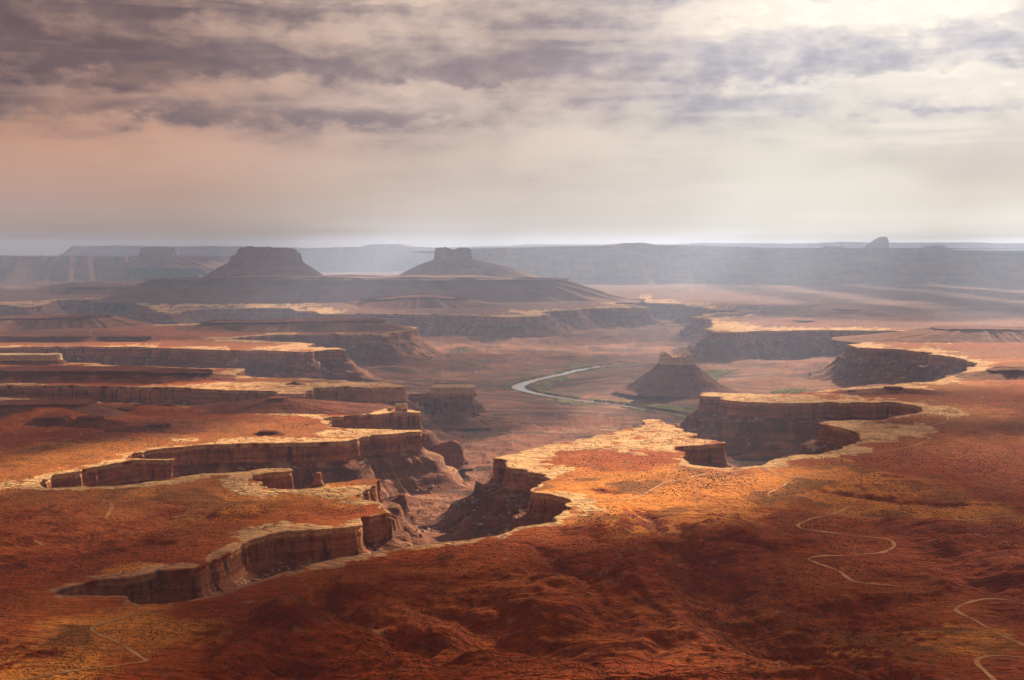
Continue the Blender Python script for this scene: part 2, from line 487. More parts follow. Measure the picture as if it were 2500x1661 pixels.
# ------------------------------------------------------------------ canyon rim, as plan on the bench (photograph pixels of the z = 0 edge)
RIM_PX = [
    # narrow foreground canyon, far rim
    (131, 1441), (190, 1428), (255, 1413), (345, 1403), (384, 1392), (480, 1387), (515, 1373), (545, 1355), (600, 1322),
    (632, 1312), (668, 1303), (760, 1297), (844, 1288), (871, 1279), (874, 1262), (915, 1257), (960, 1253), (963, 1245),
    (930, 1232), (895, 1222), (868, 1213), (893, 1200), (918, 1182), (921, 1171), (867, 1173), (803, 1180), (763, 1189),
    (717, 1192), (685, 1191), (640, 1188), (612, 1173), (625, 1162), (645, 1155), (690, 1152), (715, 1149), (712, 1143), (650, 1145),
    # second canyon: near rim to its left tip, then far rim
    (600, 1151), (483, 1159), (381, 1174), (280, 1184), (168, 1192), (99, 1192), (88, 1183), (99, 1170), (152, 1156), (183, 1150),
    (193, 1145), (229, 1138), (280, 1130), (348, 1125), (372, 1124), (430, 1124), (425, 1120), (350, 1119), (298, 1117), (320, 1106), (381, 1095),
    (470, 1087), (570, 1083), (640, 1083), (750, 1080), (844, 1078), (884, 1073), (887, 1068), (905, 1067), (918, 1062), (976, 1057),
    (1021, 1053), (1022, 1050), (940, 1049), (830, 1047), (800, 1042), (797, 1026), (825, 1021), (865, 1015), (940, 1011), (1000, 1008),
    (1027, 1009), (1025, 1005), (985, 1002), (950, 999), (923, 996), (854, 997), (780, 999), (740, 1002),
    # third canyon
    (690, 1003), (600, 1000), (430, 990), (244, 983), (147, 976), (0, 969), (-250, 960), (-420, 952), (-250, 941), (0, 942), (147, 942), (264, 943), (432, 947),
    (500, 950), (555, 953), (650, 956), (722, 961), (727, 958), (764, 951), (769, 947), (840, 945), (900, 946), (985, 946), (990, 943),
    (976, 940), (932, 934), (854, 930), (754, 926), (652, 922), (604, 920), (592, 913), (598, 905), (585, 902), (480, 899),
    # fourth canyon
    (350, 895), (250, 890), (140, 884), (0, 880), (-250, 872), (-420, 862), (-250, 850), (0, 849), (58, 846), (178, 846), (330, 847), (458, 852), (627, 856), (703, 858),
    (754, 859), (760, 856), (782, 856), (788, 853), (815, 853), (845, 855), (830, 850), (764, 847), (741, 838), (652, 833), (552, 827),
    (602, 822), (678, 818), (830, 816), (932, 817), (946, 820), (952, 814), (983, 811), (990, 806), (1008, 802), (1000, 798), (940, 794),
    # far left canyon
    (880, 790), (750, 788), (500, 790), (300, 794), (0, 795), (-250, 790), (-400, 778), (-250, 752), (-100, 745), (0, 743), (69, 750), (110, 744), (137, 732), (216, 731),
    (318, 731), (322, 738), (364, 747), (383, 760), (420, 767), (440, 760), (483, 756), (571, 753), (607, 752), (716, 753), (722, 760), (780, 761), (785, 767),
    (881, 766), (1000, 767), (1127, 769), (1203, 772), (1242, 774), (1331, 771), (1329, 763), (1345, 759), (1407, 756), (1445, 753), (1516, 752), (1585, 751),
    (1557, 746), (1498, 742), (1498, 730), (1571, 729), (1576, 739), (1675, 743), (1680, 747), (1726, 750), (1721, 755), (1812, 757), (1792, 761),
    (1724, 766), (1698, 774), (1744, 780), (1731, 786), (1749, 791), (1726, 804), (1744, 811), (1795, 811), (1881, 808), (1983, 806), (2100, 807),
    (2281, 810), (2420, 813), (2620, 816), (2850, 820), (2980, 826), (2850, 832), (2600, 830), (2350, 829), (2230, 831), (2116, 836),
    (2068, 841), (2098, 850), (2192, 852), (2281, 864), (2345, 875), (2375, 886), (2374, 898), (2342, 914), (2281, 929), (2205, 939), (2154, 945),
    (2078, 946), (2027, 951), (1976, 958), (1900, 962), (1800, 962), (1734, 960), (1718, 961), (1724, 967), (1760, 969), (1787, 980), (1876, 985),
    (1952, 985), (2054, 983), (2156, 981), (2219, 986), (2252, 994), (2266, 1000), (2252, 1008), (2207, 1013), (2148, 1024), (2067, 1028), (2016, 1030),
    (2007, 1036), (2034, 1038), (2054, 1042), (2092, 1055), (2101, 1063), (2097, 1075), (2054, 1096), (2003, 1106), (1963, 1112), (1914, 1125), (1851, 1138),
    (1800, 1145), (1759, 1144), (1709, 1136), (1675, 1126), (1667, 1116), (1658, 1094), (1696, 1092), (1711, 1087), (1767, 1081), (1706, 1073), (1678, 1070),
    (1670, 1066), (1693, 1064), (1660, 1050), (1658, 1039), (1622, 1035), (1614, 1024), (1589, 1022), (1563, 1027), (1571, 1033), (1551, 1047), (1505, 1056),
    (1454, 1068), (1403, 1076), (1322, 1088), (1276, 1101), (1218, 1115), (1191, 1117), (1193, 1122), (1224, 1124), (1221, 1130), (1254, 1133), (1256, 1141),
    (1290, 1147), (1286, 1152), (1313, 1157), (1338, 1167), (1353, 1172), (1323, 1188), (1305, 1192), (1303, 1200), (1330, 1203), (1366, 1213), (1387, 1220),
    (1385, 1228), (1376, 1236), (1383, 1243), (1366, 1261), (1348, 1279), (1280, 1290), (1214, 1309), (1127, 1319), (1051, 1327), (956, 1340), (880, 1354),
    (816, 1363), (778, 1371), (740, 1383), (664, 1400), (600, 1422), (575, 1434), (559, 1445), (483, 1458), (420, 1470), (397, 1474), (389, 1471), (328, 1472),
    (318, 1463), (312, 1458), (280, 1457), (203, 1455), (153, 1454), (133, 1450),
]


def build_rim():
    P = np.array([ground_pt(*p) for p in RIM_PX])
    # resample at a spacing that grows with distance
    out = []
    n = len(P)
    for i in range(n):
        a, b = P[i], P[(i + 1) % n]
        L = np.hypot(*(b - a))
        sp = max(2.6, 0.5 * (a[1] + b[1]) / 850.0)
        k = max(1, int(L / sp))
        f = np.arange(k)[:, None] / k
        out.append(a + (b - a) * f)
    R = np.concatenate(out)
    for _ in range(3):
        R = 0.5 * R + 0.25 * (np.roll(R, 1, 0) + np.roll(R, -1, 0))
    seg = np.roll(R, -1, 0) - R
    ln = np.hypot(seg[:, 0], seg[:, 1])
    s = np.concatenate([[0], np.cumsum(ln)[:-1]])
    tan = np.roll(R, -2, 0) - np.roll(R, 2, 0)
    tan /= np.maximum(np.hypot(tan[:, 0], tan[:, 1]), 1e-6)[:, None]
    nrm = np.stack([tan[:, 1], -tan[:, 0]], 1)
    D = R[:, 1]
    k = np.clip(D / 2500.0, 0.55, 2.2)
    x, y = R[:, 0], R[:, 1]
    off = 12.0 * fbm(x / 140, y / 140, 2, 11) * k + 7.0 * perlin(x / 38, y / 38, 21) * k
    # blocky joints: short straight faces stepping in and out
    bl = np.floor(s / (13.0 * 1.0) + 2.5 * perlin(s / 70.0, 0 * s + 3.3, 5)).astype(np.int64)
    r1 = ((bl * 7919 + 104729) % 1009) / 1009.0 - 0.5
    bl2 = np.floor(s / 41.0 + 1.5 * perlin(s / 150.0, 0 * s + 8.3, 6)).astype(np.int64)
    r2 = ((bl2 * 6151 + 7723) % 887) / 887.0 - 0.5
    off += k * (7.0 * r1 + 14.0 * r2)
    R2 = R + nrm * off[:, None]
    R2 = 0.6 * R2 + 0.2 * (np.roll(R2, 1, 0) + np.roll(R2, -1, 0))
    area = 0.5 * np.sum(R2[:, 0] * np.roll(R2[:, 1], -1) - np.roll(R2[:, 0], -1) * R2[:, 1])
    tan = np.roll(R2, -3, 0) - np.roll(R2, 3, 0)
    tan /= np.maximum(np.hypot(tan[:, 0], tan[:, 1]), 1e-6)[:, None]
    inward = np.stack([-tan[:, 1], tan[:, 0]], 1) * (1.0 if area > 0 else -1.0)   # towards the void
    for _ in range(2):
        inward = 0.5 * inward + 0.25 * (np.roll(inward, 1, 0) + np.roll(inward, -1, 0))
    inward /= np.maximum(np.hypot(inward[:, 0], inward[:, 1]), 1e-6)[:, None]
    return R2, inward, s


RIM, RIM_IN, RIM_S = build_rim()
KD = KDTree(len(RIM))
for i, p in enumerate(RIM):
    KD.insert((p[0], p[1], 0.0), i)
KD.balance()


def nearest(x, y):
    idx = np.empty(len(x), np.int64)
    dist = np.empty(len(x))
    f = KD.find
    for i, (a, b) in enumerate(zip(x.tolist(), y.tolist())):
        _, j, d = f((a, b, 0.0))
        idx[i] = j
        dist[i] = d
    return idx, dist


def inside_rows(U, Yr):
    """U: column slopes x/y, Yr: row distances. True where the point lies in the void"""
    A = RIM
    B = np.roll(RIM, -1, 0)
    res = np.zeros((len(Yr), len(U)), bool)
    for r, yv in enumerate(Yr):
        hit = (A[:, 1] > yv) != (B[:, 1] > yv)
        if not hit.any():
            continue
        a, b = A[hit], B[hit]
        xs = a[:, 0] + (yv - a[:, 1]) / (b[:, 1] - a[:, 1]) * (b[:, 0] - a[:, 0])
        xs.sort()
        res[r] = (np.searchsorted(xs, U * yv) % 2) == 1
    return res


print('rim points', len(RIM), round(time.time() - T0, 1))

# ------------------------------------------------------------------ course of the dirt tracks
def smooth_line(P, spacing, it=30):
    P = np.asarray(P, float)
    seg = np.hypot(*np.diff(P, axis=0).T)
    s = np.concatenate([[0], np.cumsum(seg)])
    n = max(4, int(s[-1] / spacing))
    t = np.linspace(0, s[-1], n)
    Q = np.stack([np.interp(t, s, P[:, 0]), np.interp(t, s, P[:, 1])], 1)
    for _ in range(it):
        Q[1:-1] = 0.5 * Q[1:-1] + 0.25 * (Q[:-2] + Q[2:])
    return Q


TRACKS = [
    [(2040, 1150), (1925, 1170), (1860, 1140), (1800, 1150), (1720, 1158), (1620, 1180), (1560, 1215), (1440, 1230), (1415, 1240), (1440, 1258)],
    [(1925, 1170), (1915, 1185), (1870, 1208), (1880, 1214)],
    [(2075, 1236), (2040, 1255), (1975, 1270), (1942, 1285), (1960, 1297), (2050, 1305), (2130, 1310), (2170, 1314), (2190, 1330), (2150, 1350), (2080, 1360), (1970, 1362),
     (1965, 1368), (2050, 1395), (2080, 1425), (2130, 1435), (2200, 1438)],
    [(2510, 1475), (2450, 1462), (2385, 1462), (2320, 1485), (2380, 1510), (2440, 1550), (2510, 1580)],
    [(2510, 1610), (2440, 1600), (2370, 1612), (2400, 1640), (2430, 1670)],
    [(250, 1222), (276, 1232), (270, 1250), (257, 1268)],
    [(395, 1488), (330, 1502), (220, 1530), (215, 1540), (290, 1570), (360, 1615)],
    [(360, 1615), (280, 1628), (170, 1640), (40, 1665)],
    [(2330, 1265), (2345, 1275), (2380, 1270), (2440, 1262), (2510, 1266)],
    [(2310, 1010), (2316, 1025), (2300, 1035), (2250, 1042), (2238, 1052), (2244, 1058)],
    [(2510, 1082), (2400, 1080), (2270, 1075), (2230, 1090), (2180, 1100), (2060, 1110)],
]
TRACK_L = [smooth_line([ground_pt(*p) for p in tr], 5.0, 14) for tr in TRACKS]
_tp = np.concatenate(TRACK_L)[::2]
KDT = KDTree(len(_tp))
for i, p in enumerate(_tp):
    KDT.insert((p[0], p[1], 0.0), i)
KDT.balance()


def track_dist(x, y):
    out = np.full(len(x), 1e6)
    m = (y > _tp[:, 1].min() - 150) & (y < min(3800, _tp[:, 1].max() + 150))
    f = KDT.find
    out[m] = [f((a, b, 0.0))[2] for a, b in zip(x[m].tolist(), y[m].tolist())]
    return out


# ------------------------------------------------------------------ bench relief
# (px, py of the foot, half width px, half depth m, height m, flatness)
HILLS = [
    (120, 1300, 130, 120, 16, 0.3), (230, 1325, 70, 60, 9, 0.2), (560, 1275, 90, 60, 7, 0.3),
    (672, 1560, 110, 80, 24, 0.1), (860, 1480, 120, 70, 15, 0.3), (940, 1560, 150, 70, 13, 0.3), (560, 1640, 130, 70, 18, 0.2),
    (1080, 1590, 90, 60, 11, 0.2), (900, 1380, 60, 60, 7, 0.2), (1480, 1330, 160, 120, 16, 0.2), (1800, 1340, 150, 90, 17, 0.5),
    (1600, 1480, 200, 110, 20, 0.2), (2050, 1330, 160, 120, 15, 0.4), (2300, 1340, 160, 100, 16, 0.5), (2260, 1480, 190, 90, 18, 0.3),
    (1350, 1540, 170, 90, 14, 0.2), (1900, 1560, 180, 80, 14, 0.2), (400, 1015, 150, 120, 12, 0.5), (60, 1040, 130, 200, 22, 0.5),
    (1120, 1400, 80, 70, 9, 0.2), (1240, 1440, 90, 60, 10, 0.2),
    (700, 762, 200, 500, 30, 0.4), (2150, 778, 220, 700, 45, 0.4), (1940, 790, 60, 160, 20, 0.3), (1845, 781, 40, 120, 22, 0.2),
    (200, 715, 260, 900, 70, 0.4), (1050, 732, 260, 900, 30, 0.4), (1700, 725, 250, 900, 30, 0.4), (200, 822, 240, 220, 14, 0.7),
]


# washes and draws cut into the foreground (pixels of the course, half width m, depth m)
DRAWS = [([(1300, 1335), (1345, 1362), (1395, 1398), (1430, 1428), (1450, 1470), (1448, 1510)], 13, 9),
         ([(2120, 1305), (2200, 1345), (2290, 1367), (2390, 1402), (2520, 1455)], 34, 17),
         ([(1640, 1345), (1755, 1430), (1790, 1500), (1940, 1580), (2110, 1640), (2200, 1690)], 30, 17),
         ([(1470, 1195), (1520, 1225), (1580, 1260), (1600, 1290)], 14, 8),
         ([(1900, 1178), (1990, 1198), (2100, 1212), (2200, 1228), (2330, 1235)], 10, 6),
         ([(1940, 1375), (2030, 1400), (2150, 1418), (2300, 1440), (2480, 1500)], 12, 7),
         ([(1380, 1650), (1500, 1630), (1620, 1595), (1660, 1560)], 12, 8),
         ([(1050, 1480), (1150, 1500), (1230, 1540), (1330, 1560), (1420, 1610)], 20, 11),
         ([(760, 1470), (820, 1500), (900, 1530), (1000, 1545), (1100, 1600)], 16, 10),
         ([(560, 1560), (640, 1600), (760, 1620), (860, 1660)], 16, 9),
         ([(430, 1240), (330, 1275), (230, 1300), (120, 1320), (0, 1335)], 18, 9),
         ([(480, 1330), (380, 1310), (250, 1345), (150, 1360), (20, 1390)], 14, 8),
         ([(1730, 1330), (1806, 1343), (1880, 1340), (1960, 1364)], 9, 9)]


def draw_depth(x, y):
    out = np.zeros(len(x))
    m = np.nonzero(y < 2300)[0]
    xm, ym = x[m], y[m]
    xm = xm + 9 * perlin(xm / 40, ym / 40, 91) + 4 * perlin(xm / 14, ym / 14, 92)
    ym = ym + 12 * perlin(xm / 45, ym / 45, 93)
    acc = np.zeros(len(m))
    for (pts, w, dep) in DRAWS:
        P = smooth_line([ground_pt(*p) for p in pts], 25.0, 3)
        best = np.full(len(m), 1e9)
        for a, b in zip(P[:-1], P[1:]):
            ab = b - a
            t = np.clip(((xm - a[0]) * ab[0] + (ym - a[1]) * ab[1]) / (ab @ ab), 0, 1)
            best = np.minimum(best, np.hypot(xm - a[0] - t * ab[0], ym - a[1] - t * ab[1]))
        acc = np.maximum(acc, dep * (0.75 * np.exp(-(best / w) ** 2) + 0.45 * np.exp(-(best / (3.2 * w)) ** 2)))
    out[m] = acc
    return out


def bench_height(x, y, d):
    """d: distance to the rim (0 at the edge, growing away from it)"""
    z = 0.7 * perlin(x / 17, y / 17, 31) * sstep(d, 2, 25)
    far = sstep(d, 35, 260)
    near = sstep(y, 2300, 1500)
    wx = 60 * perlin(x / 260, y / 260, 3)
    wy = 60 * perlin(x / 260, y / 260, 4)
    rz = 17.0 * (ridged((x + wx) / 760, (y + wy) / 520, 2, 41, 0.42) - 0.65) + 6.0 * fbm((x + wx) / 230, (y + wy) / 170, 3, 45)
    gul = 3.6 * ridged((x + 2 * wx) / 200, (y + wy) / 60, 3, 51, 0.5) + 2.2 * ridged((x - wy) / 48, (y + wx) / 70, 3, 55, 0.55)
    z = z + far * (near * (rz + gul) + (1 - near) * (2.2 * fbm(x / 500, y / 500, 4, 61) + 0.5 * gul))
    z = z + far * sstep(y, 5500, 11000) * (16.0 * np.maximum(0, fbm(x / 1400, y / 1500, 4, 71) + 0.1) + 7.0 * ridged(x / 500, y / 600, 3, 75))
    for (px, py, hw, hd, h, flat) in HILLS:
        cx, cyy = ground_pt(px, py)
        rx = hw * cyy / FPX
        wob = 1.0 + 0.35 * perlin(x / (rx * 0.5) + h, y / (hd * 0.7), 81)
        q = np.sqrt(((x - cx) / rx) ** 2 + ((y - cyy - hd) / hd) ** 2) / wob
        prof = sstep(q, 1.0, 0.15 + 0.5 * flat)
        add = 0.85 * h * prof * (0.9 + 0.2 * perlin(x / 60, y / 60, 83))
        z = z + add * sstep(d, 15, 90)
    z = z - draw_depth(x, y) * sstep(d, 30, 120)
    z = z * (0.15 + 0.85 * sstep(track_dist(x, y), 8, 90))
    near_t = sstep(y, 2600, 1500) * 0.15
    z = z * (1 - near_t) + near_t * terrace(z, 4.5, 0.22, 0.75)
    return np.where(d < 30, z * sstep(d, 0, 30), z)


C_RED = np.array([0.32, 0.058, 0.006])
C_DRED = np.array([0.17, 0.026, 0.004])
C_ORANGE = np.array([0.40, 0.105, 0.017])
C_GOLD = np.array([0.66, 0.25, 0.040])
C_OLIVE = np.array([0.17, 0.062, 0.014])
C_PALE = np.array([0.66, 0.41, 0.20])
C_PINK = np.array([0.42, 0.17, 0.085])


def lerp(a, b, f):
    return a + (b - a) * f[:, None]


# grassy flats (px, py, half width px, half depth m)
GRASS = [(1540, 1205, 400, 300), (2030, 1190, 260, 250), (640, 1195, 380, 190), (260, 1105, 300, 190), (1650, 1290, 200, 80), (2250, 1250, 240, 90), (150, 1600, 200, 160), (2340, 1010, 140, 220),
         (240, 1550, 230, 120), (700, 1105, 120, 90), (350, 1395, 90, 50), (560, 1250, 150, 90), (2200, 1560, 300, 90)]


# wide sheets of bare pale sandstone at the points
PALE = [(1480, 1072, 230, 190), (1600, 1045, 110, 260), (1270, 1115, 110, 90), (1330, 1145, 70, 60), (1680, 1085, 90, 90), (1850, 973, 320, 130), (2130, 1050, 160, 150),
        (2260, 1000, 80, 130), (890, 1205, 120, 90), (760, 1200, 120, 40), (900, 1060, 160, 90), (680, 1075, 300, 40), (900, 1004, 200, 80), (720, 1010, 130, 60),
        (900, 938, 160, 90), (700, 940, 300, 60), (430, 1385, 75, 28), (560, 748, 160, 260), (760, 850, 180, 130), (980, 808, 50, 200), (1780, 800, 90, 400), (1900, 803, 300, 120),
        (1400, 762, 160, 250), (2120, 843, 60, 120), (70, 740, 90, 300), (640, 1160, 60, 30), (2000, 1100, 200, 70)]


def bench_color(x, y, z, d, slope):
    n1 = fbm(x / 420, y / 420, 4, 101)
    n2 = fbm(x / 90, y / 130, 4, 111)
    n3 = fbm(x / 900, y / 900, 3, 121)
    c = np.tile(C_RED, (len(x), 1))
    c = lerp(c, C_ORANGE, sstep(n1 + 0.5 * n2, -0.05, 0.7) * 0.75)
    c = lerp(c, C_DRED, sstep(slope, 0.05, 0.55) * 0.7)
    g = np.zeros(len(x))
    for (px, py, hw, hd) in GRASS:
        cx, cyy = ground_pt(px, py)
        q = np.sqrt(((x - cx) / (hw * cyy / FPX)) ** 2 + ((y - cyy) / hd) ** 2)
        g = np.maximum(g, sstep(q + 0.5 * n2 + 0.25 * n1, 1.15, 0.55))
    g = np.maximum(g, 0.55 * sstep(n3 + 0.4 * n2, 0.1, 0.5) * sstep(y, 1700, 2300))
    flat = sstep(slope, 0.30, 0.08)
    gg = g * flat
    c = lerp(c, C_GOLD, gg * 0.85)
    ol = gg * sstep(fbm(x / 130, y / 170, 3, 131), 0.12, 0.42)
    c = lerp(c, C_OLIVE, ol * 0.8)
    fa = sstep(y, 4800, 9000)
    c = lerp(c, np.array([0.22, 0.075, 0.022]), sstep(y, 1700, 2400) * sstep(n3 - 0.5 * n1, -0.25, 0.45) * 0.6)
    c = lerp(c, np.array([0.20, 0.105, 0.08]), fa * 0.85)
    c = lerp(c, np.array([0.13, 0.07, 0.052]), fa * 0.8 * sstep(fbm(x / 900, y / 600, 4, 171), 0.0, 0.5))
    # bare pale sandstone along the rim, wider on the points
    wid = 16 + 115 * np.clip(0.45 + 1.4 * fbm(x / 260, y / 260, 3, 141), 0, 1.7)
    wid = 0.78 * wid * (0.45 + 0.55 * sstep(y, 1500, 2400)) * np.clip(y / 3000, 0.8, 2.6)
    rock = sstep(d + 26 * n2, wid, wid * 0.35)
    patchy = np.clip(0.82 + 0.6 * fbm(x / 55, y / 60, 3, 151), 0.25, 1)
    for (px, py, hw, hd) in PALE:
        cx, cyy = ground_pt(px, py)
        q = np.sqrt(((x - cx) / (hw * cyy / FPX)) ** 2 + ((y - cyy) / hd) ** 2)
        rock = np.maximum(rock, sstep(q + 0.45 * n2 + 0.2 * n1, 1.1, 0.7))
    rock = sstep(rock * patchy + 0.42 * fbm(x / 24, y / 30, 3, 155), 0.30, 0.62)
    pale = lerp(np.tile(C_PALE, (len(x), 1)), C_PINK, sstep(y, 2000, 1500) * 0.75)
    c = c + (pale - c) * rock[:, None]
    c *= (1.0 + 0.18 * fbm(x / 33, y / 40, 2, 161))[:, None]
    return np.clip(c, 0.004, 0.9), rock


def grid_rows(y0, y1, step_px):
    v0 = CH * 1422.0 / y0
    v1 = CH * 1422.0 / y1
    n = int((v0 - v1) / step_px)
    return CH * 1422.0 / np.linspace(v0, v1, n)


U = np.arange(-0.43, 0.4301, 1.36 / 1422.0)
_side = np.array([0.436, 0.445, 0.458, 0.475, 0.495, 0.52, 0.55, 0.585, 0.63, 0.68, 0.74, 0.81, 0.9])
U = np.concatenate([-_side[::-1], U, _side])           # coarser towards the sides, outside the view
ROWS = np.concatenate([np.linspace(350, 940, 14), grid_rows(960, 22000, 0.84), np.geomspace(23000, 29500, 5)])


def cells_to_mesh(keep_cell, nU):
    r, c = np.nonzero(keep_cell)
    i0 = r * nU + c
    return np.stack([i0, i0 + 1, i0 + 1 + nU, i0 + nU], 1)


def compact(verts, quads, *attrs):
    used = np.zeros(len(verts), bool)
    used[quads.ravel()] = True
    remap = np.cumsum(used) - 1
    return (verts[used], remap[quads]) + tuple(a[used] for a in attrs)


INS = inside_rows(U, ROWS)
GX = (ROWS[:, None] * U[None, :])
GY = np.repeat(ROWS[:, None], len(U), 1)
_idx, _dist = nearest(GX.ravel(), GY.ravel())
IDX = _idx.reshape(GX.shape)
DIST = _dist.reshape(GX.shape)
print('distances', round(time.time() - T0, 1))


def build_bench():
    nU = len(U)
    c4 = INS[:-1, :-1].astype(int) + INS[:-1, 1:] + INS[1:, :-1] + INS[1:, 1:]
    quads = cells_to_mesh(c4 < 4, nU)
    x = GX.ravel().copy()
    y = GY.ravel().copy()
    ins = INS.ravel()
    d = DIST.ravel().copy()
    j = IDX.ravel()
    x[ins] = RIM[j[ins], 0]
    y[ins] = RIM[j[ins], 1]
    d[ins] = 0
    z = bench_height(x, y, d)
    Zg = z.reshape(GX.shape)
    dzy = np.gradient(Zg, axis=0) / np.gradient(GY, axis=0)
    dzx = np.gradient(Zg, axis=1) / np.gradient(GX, axis=1)
    slope = np.hypot(dzx, dzy).ravel()
    slope[ins] = 0
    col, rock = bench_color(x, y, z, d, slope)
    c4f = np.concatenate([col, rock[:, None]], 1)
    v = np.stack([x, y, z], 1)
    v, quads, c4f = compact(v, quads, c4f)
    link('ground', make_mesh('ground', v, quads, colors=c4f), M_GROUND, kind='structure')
    return len(quads)


# ------------------------------------------------------------------ river and basin floor
ZR = -141.0
RIVER_PX = [(1560, 884), (1510, 889), (1480, 893), (1456, 897), (1419, 902), (1356, 918), (1292, 931),
            (1258, 946), (1280, 955), (1318, 963), (1369, 972), (1440, 981), (1520, 990), (1600, 1002), (1680, 1015), (1790, 1025)]


RIVER = smooth_line([ground_pt(px, py, ZR) for px, py in RIVER_PX], 20.0, 18)
KDR = KDTree(len(RIVER))
for i, p in enumerate(RIVER):
    KDR.insert((p[0], p[1], 0.0), i)
KDR.balance()
RIV_W = 20.0


def river_dist(x, y):
    out = np.full(len(x), 1e6)
    m = (y > RIVER[:, 1].min() - 900) & (y < RIVER[:, 1].max() + 900)
    f = KDR.find
    out[m] = [f((a, b, 0.0))[2] for a, b in zip(x[m].tolist(), y[m].tolist())]
    return out


def talus_height(d, s):
    """apron under the cliff: d metres out from the rim, s metres along it"""
    w = 1.0 + 0.25 * perlin(s / 300.0, 0 * s, 211)
    dd = d / w
    z = -34.0 - 0.72 * np.minimum(dd, 60) - 0.52 * np.clip(dd - 60, 0, 60) - 0.25 * np.clip(dd - 120, 0, 400)
    led = 40 + 16 * perlin(s / 140.0, 0 * s + 2.0, 213)
    h1 = 6 + 12 * sstep(perlin(s / 330.0, 0 * s + 7.0, 217), -0.15, 0.3)
    z = z - h1 * sstep(dd, led, led + 4) + h1 * 0.7 * sstep(dd, 10, led)
    led2 = 84 + 20 * perlin(s / 170.0, 0 * s + 5.0, 215)
    h2 = 4 + 12 * sstep(perlin(s / 270.0, 0 * s + 9.0, 219), -0.05, 0.35)
    z = z - h2 * sstep(dd, led2, led2 + 4) + h2 * 0.7 * sstep(dd, 60, led2)
    gully = ridged(s / 78.0 + 0.3 * perlin(s / 50, d / 90, 203), d / 420.0, 3, 201, 0.55) - 0.7
    gully2 = perlin(s / 20.0, d / 70.0, 205)
    return z + sstep(d, 5, 45) * (10.0 * gully + 1.8 * gully2)


GREEN = [[(1300, 944), (1330, 928), (1375, 915), (1388, 922), (1352, 938), (1345, 952), (1310, 955)],
         [(1390, 899), (1396, 887), (1420, 884), (1436, 891), (1420, 898)],
         [(1356, 977), (1400, 974), (1444, 981), (1420, 989), (1375, 987)],
         [(1568, 994), (1600, 986), (1720, 998), (1735, 1022), (1680, 1022), (1620, 1010)],
         [(1712, 913), (1735, 902), (1805, 901), (1768, 912), (1754, 928), (1738, 928)],
         [(1880, 957), (1920, 947), (1968, 946), (1962, 957), (1900, 964)]]


def green_points():
    r = np.random.default_rng(12)
    out = []
    for poly in GREEN:
        P = np.array([ground_pt(px, py, ZR + 5) for px, py in poly])
        lo, hi = P.min(0), P.max(0)
        n = min(int((hi[0] - lo[0]) * (hi[1] - lo[1]) / 22), 12000)
        q = r.uniform(lo, hi, (n, 2))
        c = np.zeros(n, bool)
        for a, b in zip(P, np.roll(P, -1, 0)):
            cond = (a[1] > q[:, 1]) != (b[1] > q[:, 1])
            xi = a[0] + (q[:, 1] - a[1]) / (b[1] - a[1] + 1e-9) * (b[0] - a[0])
            c ^= cond & (q[:, 0] < xi)
        out.append(q[c])
    n = len(RIVER)
    for k in range(5200):
        i = int(r.uniform(0.04, 0.97) * n)
        side = r.choice((-1, 1))
        tx, ty = RIVER[min(i + 1, n - 1)] - RIVER[i - 1]
        L = math.hypot(tx, ty) + 1e-6
        gate = 60 * (0.35 + 0.9 * perlin(np.array([i / 9.0]), np.array([side * 3.1]), 1211)[0])
        if gate < 8:
            continue
        o = RIV_W + 12 + r.uniform(0, gate)
        out.append(np.array([[RIVER[i, 0] - side * ty / L * o + r.normal(0, 6), RIVER[i, 1] + side * tx / L * o + r.normal(0, 6)]]))
    return np.concatenate(out)


GREEN_P = green_points()
KDG = KDTree(len(GREEN_P))
for i, p in enumerate(GREEN_P):
    KDG.insert((p[0], p[1], 0.0), i)
KDG.balance()


def green_dist(x, y):
    out = np.full(len(x), 1e6)
    m = (y > GREEN_P[:, 1].min() - 400) & (y < GREEN_P[:, 1].max() + 200) & (x > GREEN_P[:, 0].min() - 300) & (x < GREEN_P[:, 0].max() + 300)
    f = KDG.find
    out[m] = [f((a, b, 0.0))[2] for a, b in zip(x[m].tolist(), y[m].tolist())]
    return out


def floor_height(x, y, rd):
    fl = -119.0 + 8.0 * fbm(x / 700, y / 520, 4, 221) + terrace(16.0 * ridged(x / 460, y / 330, 4, 231, 0.5) - 13.0, 6.0, 0.12, 0.92)
    # the gorge of the river: stepped banks
    rdn = rd + 40 * perlin(x / 150, y / 150, 241) + 20 * perlin(x / 50, y / 50, 243)
    bank = ZR + 2.5 + 4.0 * sstep(rdn, RIV_W + 40, RIV_W + 80) + 11.0 * sstep(rdn, RIV_W + 150, RIV_W + 200)
    bank = bank + 34 * sstep(rdn, RIV_W + 200, RIV_W + 1300)
    gd = green_dist(x, y)
    bank = np.minimum(bank, ZR + 3.0 + 40 * sstep(gd, 25, 420))
    fl = np.minimum(fl, np.maximum(bank, ZR + 2.0))
    return np.where(rd < RIV_W + 10, ZR - 5.0, fl)


